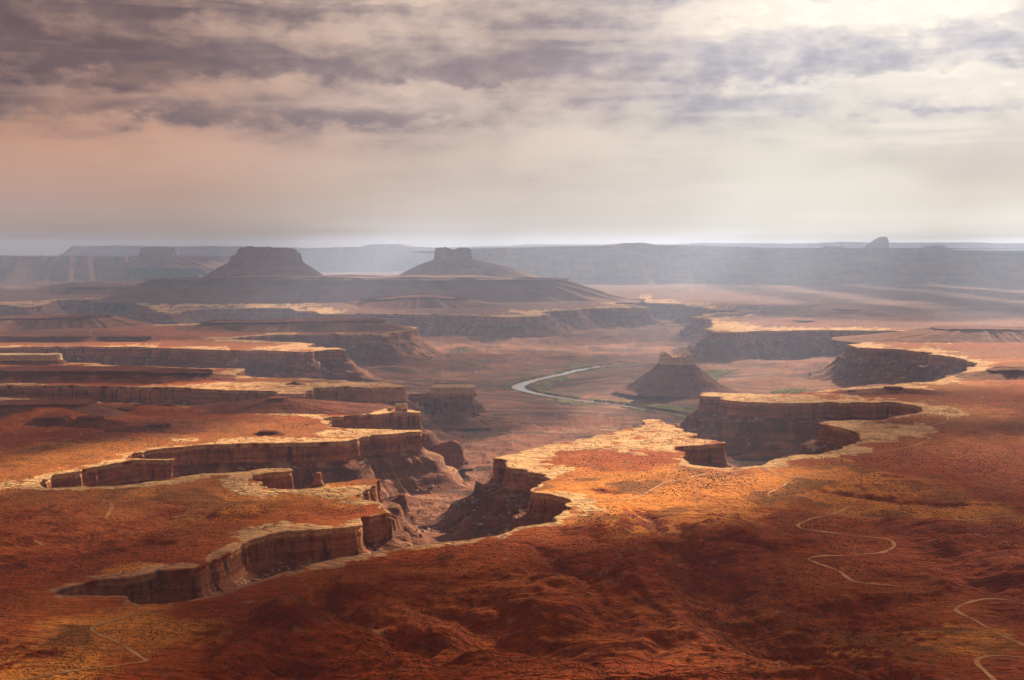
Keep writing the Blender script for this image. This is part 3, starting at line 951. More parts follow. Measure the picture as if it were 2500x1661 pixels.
def floor_color(x, y, rd):
    n1 = fbm(x / 300, y / 220, 4, 301)
    n2 = fbm(x / 70, y / 60, 3, 311)
    n4 = fbm(x / 330, y / 75, 4, 305)
    c = np.tile(np.array([0.235, 0.085, 0.046]), (len(x), 1))
    c = lerp(c, np.array([0.36, 0.165, 0.095]), sstep(n1, -0.1, 0.5))
    c = lerp(c, np.array([0.085, 0.045, 0.036]), sstep(n4, 0.08, 0.40) * 0.85)
    c = lerp(c, np.array([0.44, 0.24, 0.15]), sstep(n4, -0.30, -0.65) * 0.6)
    c = lerp(c, np.array([0.12, 0.055, 0.04]), sstep(n1 + 0.6 * n2, 0.30, 0.70) * 0.85)
    c = lerp(c, np.array([0.11, 0.06, 0.04]), sstep(rd + 60 * n2, RIV_W + 260, RIV_W + 120) * sstep(rd + 60 * n2, RIV_W + 60, RIV_W + 120) * 0.7)
    c *= (1.0 + 0.2 * n2)[:, None]
    return np.clip(c, 0.01, 0.8)


def talus_color(x, y, z, d, s):
    n2 = fbm(x / 45, y / 45, 3, 315)
    tl = np.tile(np.array([0.185, 0.066, 0.038]), (len(x), 1))
    chute = sstep(perlin(s / 38.0 + 0.4 * n2, d / 400.0, 321) + 0.25 * n2, 0.05, 0.5)
    tl = lerp(tl, np.array([0.36, 0.19, 0.11]), chute * 0.75)
    tl = lerp(tl, np.array([0.11, 0.038, 0.024]), sstep(perlin(s / 190.0, z / 8.0, 331), 0.02, 0.35) * 0.7)
    tl = lerp(tl, np.array([0.10, 0.036, 0.024]), sstep(np.abs(z + 63 + 6 * n2), 9, 3) * 0.5)
    tl *= (1.0 + 0.28 * n2)[:, None]
    return np.clip(tl, 0.01, 0.8)


def ring_smooth(A, w):
    """moving average of half width w around the closed rim"""
    w = int(w)
    if w < 1:
        return A
    n = len(A)
    B = np.concatenate([A[-w:], A, A[:w]])
    c = np.concatenate([np.zeros((1, A.shape[1])), np.cumsum(B, 0)])
    return (c[2 * w + 1:2 * w + 1 + n] - c[:n]) / (2 * w + 1)


def build_floor():
    nU = len(U)
    sgn = np.where(INS, DIST, -DIST)
    m = sgn > -20
    c4 = m[:-1, :-1] & m[:-1, 1:] & m[1:, :-1] & m[1:, 1:]
    quads = cells_to_mesh(c4, nU)
    x, y = GX.ravel(), GY.ravel()
    v = np.stack([x, y, np.zeros_like(x)], 1)
    v, quads = compact(v, quads)
    x, y = v[:, 0], v[:, 1]
    rd = river_dist(x, y)
    v[:, 2] = floor_height(x, y, rd)
    col = floor_color(x, y, rd)
    c4f = np.concatenate([col, 0.0 * col[:, :1]], 1)
    link('canyon_floor', make_mesh('canyon_floor', v, quads, colors=c4f), M_GROUND, kind='structure')
    return len(quads)


def build_talus():
    n = len(RIM)
    st = 2 if n > 9000 else 1
    sel = np.arange(0, n - n % st, st)
    rows, cols = [], []
    for d in [3, 9, 15, 21, 27, 33, 36, 40, 44, 48, 54, 61, 68, 74, 80, 85, 90, 96, 104, 114, 126, 142, 165, 200, 260]:
        sp = 3.6
        base = ring_smooth(RIM, d * 0.35 / sp)
        nrm = ring_smooth(RIM_IN, 2 + d * 0.5 / sp)
        nrm = nrm / np.maximum(np.hypot(nrm[:, 0], nrm[:, 1]), 0.15)[:, None]
        p = (base + nrm * d)[sel]
        s = RIM_S[sel]
        z = talus_height(np.full(len(s), float(d)), s)
        rows.append(np.concatenate([p, z[:, None]], 1))
        cols.append(talus_color(p[:, 0], p[:, 1], z, np.full(len(s), float(d)), s))
    k = len(sel)
    i = np.arange(k)
    Q = np.concatenate([np.stack([r * k + i, r * k + (i + 1) % k, (r + 1) * k + (i + 1) % k, (r + 1) * k + i], 1) for r in range(len(rows) - 1)])
    V = np.concatenate(rows)
    C = np.concatenate([np.concatenate(cols), np.zeros((len(V), 1))], 1)
    link('talus_slope', make_mesh('talus_slope', V, Q, colors=C), M_GROUND, kind='structure')
    return len(Q)


def floor_z(x, y):
    x = np.atleast_1d(np.asarray(x, float))
    y = np.atleast_1d(np.asarray(y, float))
    return floor_height(x, y, river_dist(x, y))


def bench_z(x, y):
    x = np.atleast_1d(np.asarray(x, float))
    y = np.atleast_1d(np.asarray(y, float))
    j, d = nearest(x, y)
    return bench_height(x, y, d)


def side_of(x, y):
    """signed distance to the rim: positive inside the void"""
    j, d = nearest(x, y)
    v = np.stack([x, y], 1) - RIM[j]
    return np.where((v * RIM_IN[j]).sum(1) > 0, d, -d), j


def build_walls():
    n = len(RIM)
    x, y = RIM[:, 0], RIM[:, 1]
    s = RIM_S
    prof = [(-4.5, 0.1), (-2, 0.45), (0.0, 0.3), (0.6, -1.6), (0.2, -3.4), (-1.6, -4.2), (-1.2, -6.5), (0.3, -9), (0.8, -14), (1.4, -20), (2.0, -26), (2.6, -31),
            (4.0, -33), (4.6, -36), (6.2, -38), (7.2, -43), (8.5, -60), (9, -75)]
    rows = []
    for k, (o, z) in enumerate(prof):
        nz = 0.0
        if k >= 3:
            nz = 1.6 * perlin(s / 9.0, 0 * s + z / 14.0, 401) + 2.2 * perlin(s / 26.0, 0 * s + z / 30.0, 405) - 1.0
            nz = np.where(o > -5, nz, 0)
        jit = 0.35 * perlin(s / 12.0, 0 * s + k * 3.1, 411) if 0 < k < 12 else 0.0
        off = o + nz
        hs = 1.0 + 0.12 * perlin(s / 400.0, 0 * s, 421)
        rows.append(np.stack([x + RIM_IN[:, 0] * off, y + RIM_IN[:, 1] * off, z * hs + jit], 1))
    V = np.concatenate(rows)
    K = len(prof)
    i = np.arange(n)
    q = []
    for k in range(K - 1):
        q.append(np.stack([k * n + i, k * n + (i + 1) % n, (k + 1) * n + (i + 1) % n, (k + 1) * n + i], 1))
    Q = np.concatenate(q)
    capc = bench_color(x, y, 0 * x, 0 * x, 0 * x)[0]
    link('canyon_wall', make_mesh('canyon_wall', V, Q, colors=np.tile(capc, (K, 1))), M_WALL, kind='structure')
    return len(Q)


print('bench', build_bench(), round(time.time() - T0, 1))
print('floor', build_floor(), round(time.time() - T0, 1))
print('walls', build_walls(), round(time.time() - T0, 1))
print('talus', build_talus(), round(time.time() - T0, 1))


def ribbon(name, line, width, zf, mat, ncross=3, kind='structure', label=None, cat=None):
    line = np.asarray(line)
    t = np.gradient(line, axis=0)
    t /= np.maximum(np.hypot(t[:, 0], t[:, 1]), 1e-6)[:, None]
    nr = np.stack([-t[:, 1], t[:, 0]], 1)
    w = np.broadcast_to(width, (len(line),))
    rows = []
    for f in np.linspace(-1, 1, ncross):
        p = line + nr * (f * w * 0.5)[:, None]
        rows.append(np.concatenate([p, zf(p[:, 0], p[:, 1])[:, None]], 1))
    V = np.concatenate(rows)
    n = len(line)
    i = np.arange(n - 1)
    Q = np.concatenate([np.stack([k * n + i, k * n + i + 1, (k + 1) * n + i + 1, (k + 1) * n + i], 1) for k in range(ncross - 1)])
    return link(name, make_mesh(name, V, Q), mat, kind=kind, label=label, cat=cat)


_f = np.linspace(0, 1, len(RIVER))
ribbon('river', RIVER, np.interp(_f, [0, 0.10, 0.20, 0.55, 0.66, 1], [4, 8, 44, 48, 18, 18]), lambda x, y: np.full(len(x), ZR), M_WATER)

# ------------------------------------------------------------------ dirt tracks on the bench
for ln in TRACK_L:
    wv = 4.4 + 3.4 * perlin(np.arange(len(ln)) / 9.0, np.zeros(len(ln)), 501)
    ribbon('dirt_track', ln, wv, lambda x, y: bench_z(x, y) + 0.5, M_TRACK)


# ------------------------------------------------------------------ buttes, mesas and pinnacles
def loft(rings, close_top=True):
    n = len(rings[0])
    V = np.concatenate(rings)
    i = np.arange(n)
    Q = np.concatenate([np.stack([k * n + i, k * n + (i + 1) % n, (k + 1) * n + (i + 1) % n, (k + 1) * n + i], 1) for k in range(len(rings) - 1)])
    T = None
    if close_top:
        V = np.concatenate([V, rings[-1].mean(0)[None]])
        b = (len(rings) - 1) * n
        T = np.stack([b + i, b + (i + 1) % n, np.full(n, len(V) - 1)], 1)
    return V, Q, T


def butte(name, label, cat, px, py, zb, w_cap, d_cap, y_top, cap_px, w_base, d_base, m_cap, m_slope, seed=0, n=180, rough=1.0,
          skyline=None, group=None, lean=0.0, concave=1.4, square=2.0, gully=1.0, top_flat=0.02, ledge=True):
    """(px, py): foot of the near side in the photograph at height zb; w_*: widths in px; d_*: depth/width ratio;
    y_top: px row of the top; cap_px: height of the cliff in px; skyline(u): relative top height, u from -1 (left) to 1"""
    _, y0 = ground_pt(px, py, zb)
    m = y0 / FPX
    rb = w_base * m / 2
    rc = w_cap * m / 2
    cyy = y0 + rb * d_base
    x0, zt = at_depth(px, y_top, cyy)
    m = cyy / FPX
    rb, rc = w_base * m / 2, w_cap * m / 2
    hc = cap_px * m
    zc = zt - hc
    e = empty(name, (x0, cyy, zb), label, cat, group)
    th = np.linspace(0, 2 * math.pi, n, endpoint=False)
    cs, sn = np.cos(th), np.sin(th)

    def sup(p):
        r = (np.abs(cs) ** p + np.abs(sn) ** p) ** (-1.0 / p)
        return r * cs, r * sn
    ux, uy = sup(2 + square)
    bx, by = sup(2.3)
    px_, py_ = np.cos(th) * 3.0, np.sin(th) * 3.0
    j1 = rough * (0.07 * fbm(px_ * 1.3, py_ * 1.3, 3, 601 + seed) + 0.035 * perlin(px_ * 5, py_ * 5, 611 + seed))
    blk = rough * 0.028 * (((np.floor(th * n / (2 * math.pi) / 4.0).astype(int) * 7919 + seed * 31) % 101) / 50.0 - 1)
    # cap rock
    rings = []
    tz = np.zeros(n)
    lx = ux * (1 + j1 + blk)
    if skyline is not None:
        tz = hc * (skyline(np.clip(lx, -1, 1)) - 1.0)
    prof = [(1.10, -0.12), (1.06, 0.05), (1.02, 0.22), (1.015, 0.45), (0.99, 0.62), (0.985, 0.85), (1.0, 0.94), (0.985, 1.0)]
    for k, (f, h) in enumerate(prof):
        w = f * (1 + j1 + blk * (1 if k > 0 else 0.3)) + rough * 0.02 * perlin(px_ * 6, py_ * 6 + k * 0.8, 621 + seed)
        z = zc + hc * h + tz * max(h, 0) - zb
        rings.append(np.stack([ux * rc * w, uy * rc * d_cap * w, z], 1))
    for f in (0.93, 0.8, 0.6, 0.35, 0.12):
        x_ = ux * rc * f * (1 + j1)
        y_ = uy * rc * d_cap * f * (1 + j1)
        z = np.full(n, zt - zb) + top_flat * hc * 4 * fbm(x_ / (rc * 0.3) + seed, y_ / (rc * 0.3), 3, 631)
        if skyline is not None:
            z = z + hc * (skyline(np.clip(ux * f, -1, 1)) - 1.0)
        rings.append(np.stack([x_, y_, z], 1))
    V, Q, T = loft(rings)
    link('cap_rock', make_mesh('cap_rock', V, Q, T, smooth=False), m_cap, e)
    # slope
    rings = []
    K = 26
    g1 = gully * (ridged(th * 9 / (2 * math.pi) * 3 + 0.0, 0 * th + seed, 3, 641, 0.6) - 0.8)
    # wrap the gully noise around the circle
    gx, gy = np.cos(th) * 5.5, np.sin(th) * 5.5
    g1 = gully * (ridged(gx, gy, 3, 641 + seed, 0.6) - 0.8)
    for k in range(K + 1):
        f = k / K
        r0 = np.stack([ux * rc * 1.12 * (1 + j1), uy * rc * d_cap * 1.12 * (1 + j1)], 1) * 0.9
        wob = 1 + 0.10 * fbm(px_ * 0.6, py_ * 0.6, 2, 651 + seed)
        r1 = np.stack([bx * rb * wob, by * rb * d_base * wob], 1)
        p = r0 + (r1 - r0) * f
        h = (1 - f) ** concave
        if ledge:
            h = h + 0.05 * (sstep(np.array(f), 0.58, 0.50) - sstep(np.array(f), 0.3, 0.0) * 0)
        z = (zc - zb + 0.06 * hc) * h / (1.05 if ledge else 1.0) - (16.0 if zb < -1 else 3.0) * f * f
        z = z + (zc - zb) * 0.085 * g1 * math.sin(math.pi * min(1, f * 1.15)) + (zc - zb) * 0.02 * perlin(gx * 3, gy * 3 + f * 6, 661 + seed)
        rings.append(np.concatenate([p, z[:, None]], 1))
    rings = rings[::-1]
    V, Q, _ = loft(rings, False)
    link('talus_slope', make_mesh('talus_slope', V, Q), m_slope, e)
    return e


def sky_profile(pts, amp=1.0):
    xs = [p[0] for p in pts]
    ys = [p[1] for p in pts]
    return lambda u: np.interp(u, xs, ys) + amp * 0.05 * perlin(u * 9, 0 * u + 1.7, 671) + amp * 0.04 * perlin(u * 23, 0 * u + 5.7, 673)


# isolated butte in the river bend
butte('butte', 'small red butte with pale flat cap standing alone beside the river bend', 'butte', 1652, 958, -108, 80, 1.0, 866, 20, 300, 1.0, M_CAPBLOCK, M_TALUS,
      seed=1, square=1.2, concave=2.1, skyline=sky_profile([(-1, 1.1), (-.75, 1.3), (-.5, 1.0), (-.4, .82), (.45, .84), (.55, 1.05), (.8, 1.2), (1, .9)], 1.4))
# detached block at the end of the left benches
# far crenellated butte on its broad bench
butte('mesa', 'broad hazy mesa bench carrying the two far buttes', 'mesa', 880, 742, 0, 920, 0.36, 675, 5, 1330, 0.40, M_FARROCK, M_FARROCK, seed=3, n=420, square=1.6,
      rough=1.6, concave=1.5, gully=1.5, skyline=lambda u: 1.0 - 1.6 * sstep(-u, 0.55, 1.0) - 3.0 * sstep(u, 0.55, 1.0) + 0.7 * perlin(u * 5, 0 * u, 691))


def on_mesa_butte(name, label, xl, xr, ytop, ybase, xbl, xbr, depth, cap_px, seed, skyline=None, square=3.0, mc=None, ms=None, dratio=0.6, conc=1.3, cat='butte', rough=1.0):
    """far butte given by its outline; depth = forward distance of its middle"""
    m = depth / FPX
    xc = 0.5 * (xl + xr)
    x0, zt = at_depth(xc, ytop, depth)
    xb, zb = at_depth(0.5 * (xbl + xbr), ybase, depth)
    rc, rb = (xr - xl) * m / 2, (xbr - xbl) * m / 2
    hc = cap_px * m
    e = empty(name, (x0, depth, zb), label, cat)
    n = 260
    th = np.linspace(0, 2 * math.pi, n, endpoint=False)
    cs, sn = np.cos(th), np.sin(th)

    def sup(p):
        r = (np.abs(cs) ** p + np.abs(sn) ** p) ** (-1.0 / p)
        return r * cs, r * sn
    ux, uy = sup(2 + square)
    bx, by = sup(2.2)
    a, b = cs * 3, sn * 3
    j1 = rough * (0.05 * fbm(a * 1.3, b * 1.3, 3, 701 + seed) + 0.03 * perlin(a * 6, b * 6, 711 + seed))
    rings = []
    for k, (f, h) in enumerate([(1.08, -0.15), (1.03, 0.1), (1.0, 0.4), (0.99, 0.7), (0.98, 1.0), (0.9, 1.0), (0.7, 1.0), (0.4, 1.0), (0.1, 1.0)]):
        w = f * (1 + j1 * (1 if f > 0.5 else 0.3))
        z = np.full(n, zt - zb - hc + hc * h)
        if skyline is not None:
            z = z + hc * (skyline(np.clip(ux * min(f, 1), -1, 1)) - 1.0) * max(h, 0)
        rings.append(np.stack([ux * rc * w, uy * rc * dratio * w, z], 1))
    V, Q, T = loft(rings)
    link('cap_rock', make_mesh('cap_rock', V, Q, T, smooth=False), mc or M_FARROCK, e)
    rings = []
    K = 18
    g1 = ridged(cs * 5, sn * 5, 3, 741 + seed, 0.6) - 0.8
    for k in range(K + 1):
        f = k / K
        r0 = np.stack([ux * rc * 1.0, uy * rc * dratio * 1.0], 1)
        r1 = np.stack([bx * rb + (xb - x0), by * rb * dratio * 1.3], 1)
        p = r0 + (r1 - r0) * f
        z = (zt - zb - hc) * (1 - f) ** conc * (1 + 0.0) - 8 * f + (zt - zb - hc) * 0.16 * g1 * math.sin(math.pi * f)
        rings.append(np.concatenate([p, z[:, None]], 1))
    V, Q, _ = loft(rings[::-1], False)
    link('talus_slope', make_mesh('talus_slope', V, Q), ms or M_FARROCK, e)
    return e


on_mesa_butte('butte', 'far butte with a notched castle-like crest left of the picture centre', 566, 732, 606, 676, 490, 800, 11900, 32, 5,
              sky_profile([(-1, .30), (-.92, .52), (-.80, .50), (-.77, 1.0), (.10, 1.0), (.14, .72), (.20, .68), (.26, .84), (.30, .96), (.86, .90), (.88, .62), (1, .3)], 3.2), dratio=0.3)
on_mesa_butte('butte', 'far butte with two towers in front of the right plateau', 1064, 1150, 605, 676, 960, 1330, 12300, 27, 6,
              sky_profile([(-1, .9), (-.9, 1.0), (-.3, .98), (-.15, .85), (.05, .74), (.15, .88), (.3, .95), (.8, .97), (1, .75)], 1.5))
on_mesa_butte('butte', 'small hazy butte above the dark mesa on the far left', 345, 424, 603, 652, 300, 520, 17500, 17, 7,
              sky_profile([(-1, .8), (-.6, .9), (-.3, 1.0), (.4, 1.0), (1, .85)]))
on_mesa_butte('rock_dome', 'lopsided rock dome rising above the right plateau on the skyline', 2113, 2169, 578, 612, 2100, 2185, 20500, 30, 8,
              lambda u: np.interp(u, [-1, -.9, -.4, .1, .45, .8, 1], [.25, .38, .55, .85, 1.0, .92, .55]), square=1.0, cat='dome', rough=0.3)
on_mesa_butte('butte', 'low stepped butte on the far skyline right of the rock dome', 2252, 2312, 599, 613, 2230, 2340, 21000, 8, 9,
              sky_profile([(-1, .3), (-.4, .8), (0, 1.0), (.5, .9), (1, .5)]))
on_mesa_butte('butte', 'thin flat-topped knoll on the right plateau left of the rock dome', 2012, 2063, 601, 611, 1990, 2085, 19500, 5, 10)


def long_mesa(name, label, xl, xr, y_foot, y_top, depth_m, m_cap, m_slope, seed, cap_frac=0.3, z0=0.0, sky=None, spread=0.4, cat='mesa', group=None, upper=None, flute=1.0):
    """low mesa or ridge on the bench: xl..xr extent of the top, y_foot the near foot, y_top the top edge"""
    _, yf = ground_pt(0.5 * (xl + xr), y_foot, z0)
    m = yf / FPX
    h_px = y_foot - y_top
    w = (xr - xl) * m / 2
    run = h_px * m * (1 - cap_frac) * (1.9 if z0 < -1 else 3.0)
    if z0 > -1:
        cap_frac *= 0.6
    yc = yf + run + depth_m
    x0, zt = at_depth(0.5 * (xl + xr), y_top, yf + run)
    e = empty(name, (x0, yc, z0), label, cat, group)
    n = 320
    th = np.linspace(0, 2 * math.pi, n, endpoint=False)
    cs, sn = np.cos(th), np.sin(th)
    p = 3.6
    r = (np.abs(cs) ** p + np.abs(sn) ** p) ** (-1.0 / p)
    ux, uy = r * cs, r * sn
    X0, Y0 = ux * w, uy * depth_m
    wob = 0.14 * depth_m + 3
    nx, ny = ux, uy
    jit = wob * 1.6 * fbm(X0 / 130 + seed, Y0 / 130, 3, 801) + wob * 0.7 * perlin(X0 / 32 + seed, Y0 / 32, 803)
    nl = np.hypot(nx * depth_m, ny * w) + 1e-6
    nX, nY = nx * depth_m / nl, ny * w / nl
    H = zt - z0
    hc = H * cap_frac
    tops = np.zeros(n)
    if sky is not None:
        tops = H * (sky(ux) - 1)
    rings = []
    for k, (o, hh) in enumerate([(4.0, -0.2), (2.0, 0.05), (0.6, 0.35), (0.8, 0.6), (-0.6, 0.85), (-0.8, 1.0)]):
        o = o * max(1.0, hc / 12)
        j = jit + flute * 1.2 * perlin(X0 / 14, Y0 / 14 + k * .5, 805) + (flute - 1) * 1.5 * (((np.floor(th * 14).astype(int) * 7919 + seed * 13) % 97) / 48.0 - 1)
        z = (H - hc) + hc * hh + tops * max(0, hh) + 0.06 * hc * perlin(X0 / 20, Y0 / 20 + k, 807)
        rings.append(np.stack([X0 + nX * (o + j), Y0 + nY * (o + j), z], 1))
    for f in (0.9, 0.7, 0.4, 0.1):
        z = H + 0.30 * hc * fbm(X0 * f / 60 + seed, Y0 * f / 60, 3, 809)
        if sky is not None:
            z = z + H * (sky(ux * f) - 1)
        rings.append(np.stack([(X0 + nX * jit) * f, (Y0 + nY * jit) * f, z], 1))
    V, Q, T = loft(rings)
    link('cliff' if upper else 'cap_rock', make_mesh('cap_rock', V, Q, T, smooth=False), m_cap, e)
    if upper:
        ul, ur, uy_top = upper
        my = yc / FPX
        uw = (ur - ul) * my / 2
        ud = min(uw * 0.7, depth_m * 0.7)
        xo = (0.5 * (ul + ur) - 0.5 * (xl + xr)) * my
        _, uz = at_depth(0.5 * (ul + ur), uy_top, yc - ud)
        uh = uz - z0 - H
        rr = (np.abs(cs) ** 7 + np.abs(sn) ** 7) ** (-1 / 7.0)
        ub = 0.035 * (((np.floor(th * 9).astype(int) * 7919 + 17) % 97) / 48.0 - 1) + 0.03 * fbm(cs * 4, sn * 4, 3, 821)
        rings = []
        for f, hh in ((1.04, -0.15), (1.0, 0.1), (0.985, 0.5), (0.97, 0.72), (1.0, 0.8), (1.0, 0.97), (0.96, 1.0), (0.7, 1.02), (0.3, 1.0), (0.05, 1.0)):
            q = f * (1 + ub)
            rings.append(np.stack([xo + cs * rr * uw * q, sn * rr * ud * q, H + uh * hh + 0.03 * uh * perlin(cs * 6, sn * 6 + hh, 823)], 1))
        V, Q, T = loft(rings)
        link('cap_rock', make_mesh('cap_rock', V, Q, T, smooth=False), M_CAPBLOCK, e)
    rings = []
    K = 14
    gul = ridged((X0 + nX * 40) / 55 + seed, (Y0 + nY * 40) / 55, 3, 811, 0.6) - 0.8
    for k in range(K + 1):
        f = k / K
        o = run * (f * (1 + 0.35 * perlin(X0 / 160, Y0 / 160, 813)) ** 1) * (1.0 + spread * np.abs(ux) ** 4) * 1.15
        z = (H - hc + tops * 0.8) * (1 - f) ** 1.25 - 2.5 * f + (H - hc) * 0.12 * gul * math.sin(math.pi * f)
        rings.append(np.stack([X0 + nX * (o + jit - 2), Y0 + nY * (o + jit - 2), z], 1))
    V, Q, _ = loft(rings[::-1], False)
    link('talus_slope', make_mesh('talus_slope', V, Q), m_slope, e)
    return e


LM = long_mesa
LM('ridge', 'long dark shale ridge above the third left bench', -60, 500, 936, 906, 90, M_SHALE, M_SHALE, 1, 0.35,
   sky=lambda u: np.interp(u, [-1, .15, .45, .6, .8, 1], [1.0, 1.0, .95, .8, .8, .5]), cat='ridge')
LM('mesa', 'flat-topped dark mesa with the squared cap between the two left canyons', 648, 702, 1010, 973, 25, M_SHALE, M_SHALE, 2, 0.2, spread=1.6)
LM('knoll', 'low cone with two small knobs on the left bench', 358, 408, 1060, 1037, 14, M_SHALE, M_SHALE, 3, 0.2, spread=2.0, cat='knoll',
   sky=lambda u: np.interp(u, [-1, -.6, -.4, -.2, .2, .45, .6, 1], [.7, .8, 1.05, .8, .8, 1.0, .75, .6]))
LM('knoll', 'low dark oblong knoll on the pale left bench', 632, 676, 1066, 1054, 12, M_SHALE, M_SHALE, 4, 0.4, spread=0.8, cat='knoll')
LM('ridge', 'jagged dark ridge at the left edge above the wide bench, nearest of its row', 80, 165, 1046, 1022, 30, M_SHALE, M_SHALE, 5, 0.45, cat='ridge')
LM('ridge', 'short dark ridge ending in a point on the wide left bench', 180, 238, 1046, 1021, 25, M_SHALE, M_SHALE, 6, 0.5, cat='ridge', spread=1.2)
LM('ridge', 'stepped rubble ridge at the left edge under the pale strip', -40, 215, 1026, 988, 60, M_SHALE, M_TALUS, 7, 0.3, cat='ridge')
LM('ridge', 'thin dark ledge lying along the left bench', 255, 330, 1008, 998, 25, M_SHALE, M_SHALE, 8, 0.6, cat='ridge')
LM('ridge', 'narrow dark ledge below the third left canyon wall', 330, 424, 998, 989, 18, M_SHALE, M_SHALE, 9, 0.6, cat='ridge')
LM('mesa', 'long dark mesa on the fifth left bench pointing right', 480, 925, 812, 784, 160, M_SHALE, M_TALUS, 10, 0.3,
   sky=lambda u: np.interp(u, [-1, -.5, .3, .9, 1], [.7, .8, 1.0, 1.0, .8]))
LM('mesa', 'rounded dark mesa with a block at its right end on the left edge', -80, 236, 806, 774, 170, M_SHALE, M_TALUS, 11, 0.25,
   sky=lambda u: np.interp(u, [-1, -.2, .3, .8, .85, 1], [.85, .9, .9, .95, 1.1, 1.05]))
LM('ridge', 'low dark cliff band on the fifth left bench', -40, 205, 838, 822, 60, M_SHALE, M_SHALE, 12, 0.55, cat='ridge')
LM('ridge', 'short dark cliff band pointing right on the fifth left bench', 230, 368, 836, 822, 45, M_SHALE, M_SHALE, 13, 0.55, cat='ridge')
LM('mesa', 'hazy reddish hill on the far bench under the two-towered butte', 890, 1130, 757, 727, 260, M_SHALE, M_TALUS, 14, 0.2, spread=0.9,
   sky=lambda u: np.interp(u, [-1, -.6, -.2, .4, 1], [.7, .8, 1.0, 1.0, .7]))
LM('mesa', 'large brown hill with a flat dark cap at the right edge', 2315, 2560, 838, 804, 150, M_SHALE, M_TALUS, 15, 0.15, spread=1.3,
   sky=lambda u: np.interp(u, [-1, -.8, .2, .4, 1], [.9, 1.0, 1.0, .92, .85]))
LM('ridge', 'jagged-topped dark ridge at the right edge behind the pale track', 2432, 2620, 930, 903, 60, M_SHALE, M_TALUS, 16, 0.3, spread=1.0, cat='ridge',
   sky=sky_profile([(-1, .8), (-.6, 1.0), (1, 1.0)]))
LM('butte', 'small flat-capped red butte on the pale right bench', 2165, 2208, 966, 946, 14, M_SHALE, M_SHALE, 17, 0.3, spread=2.2, cat='butte')
LM('knoll', 'tiny pointed red knoll beside the small flat-capped butte', 2072, 2090, 962, 953, 8, M_SHALE, M_SHALE, 18, 0.3, spread=1.6, cat='knoll')
LM('knoll', 'tiny rock knob on the golden end of the third left bench', 714, 722, 941, 932, 5, M_SHALE, M_SHALE, 20, 0.5, spread=2.0, cat='knoll')
LM('mesa', 'hazy brown mound on the right far bench', 2045, 2110, 776, 757, 90, M_SHALE, M_TALUS, 21, 0.2, spread=1.5)
LM('ridge', 'low hazy ridge on the right far bench', 1945, 1990, 792, 784, 60, M_SHALE, M_TALUS, 22, 0.3, spread=1.2, cat='ridge')
LM('knoll', 'pale pointed mound near the tip of the right far bench', 1835, 1856, 780, 772, 40, M_SHALE, M_TALUS, 23, 0.2, spread=2.4, cat='knoll')
LM('mesa', 'dark hazy mesa along the far left skyline', -420, 470, 690, 627, 1500, M_FARROCK, M_FARROCK, 24, 0.25)
LM('ridge', 'low hazy ridge in front of the far left mesa', 150, 400, 722, 702, 300, M_SHALE, M_TALUS, 25, 0.3, cat='ridge')
LM('mesa', 'small pale-topped mesa spur at the left edge above the dark ridge', -60, 138, 892, 867, 40, M_RIM, M_TALUS, 26, 0.8)
LM('mesa', 'dark block mesa with squared cap on a steep pedestal below the left benches', 985, 1172, 1042, 969, 62, M_REDCLIFF, M_TALUS, 27, 0.55, z0=-112,
   upper=(1050, 1158, 946), flute=2.0, sky=lambda u: np.interp(u, [-1, -.2, .55, .75, 1], [.93, .97, 1.0, .93, .6]))
# dark pillars under the points of the left benches
LM('pinnacle', 'dark red pillar block under the fourth left bench end', 1046, 1122, 1142, 1084, 20, M_REDCLIFF, M_TALUS, 30, 0.8, z0=-92, flute=1.3, sky=lambda u: np.interp(u, [-1, -.4, -.3, .3, .5, 1], [.82, .85, .95, .97, 1.0, .97]), cat='pinnacle')
LM('pinnacle', 'dark red pillar block under the nearest left bench end', 925, 992, 1258, 1214, 14, M_REDCLIFF, M_TALUS, 31, 0.8, z0=-88, flute=1.3, sky=lambda u: np.interp(u, [-1, -.1, .1, .5, 1], [.75, .82, .85, 1.0, .96]), cat='pinnacle')
LM('pinnacle', 'small dark spire at the foot of the pillar block', 1136, 1143, 1149, 1128, 6, M_REDCLIFF, M_TALUS, 32, 0.7, z0=-100, cat='pinnacle')
LM('pinnacle', 'lone rounded rock tower between two canyon walls on the left', 766, 782, 1190, 1156, 5, M_RIM, M_TALUS, 33, 0.8, z0=-32, cat='pinnacle')


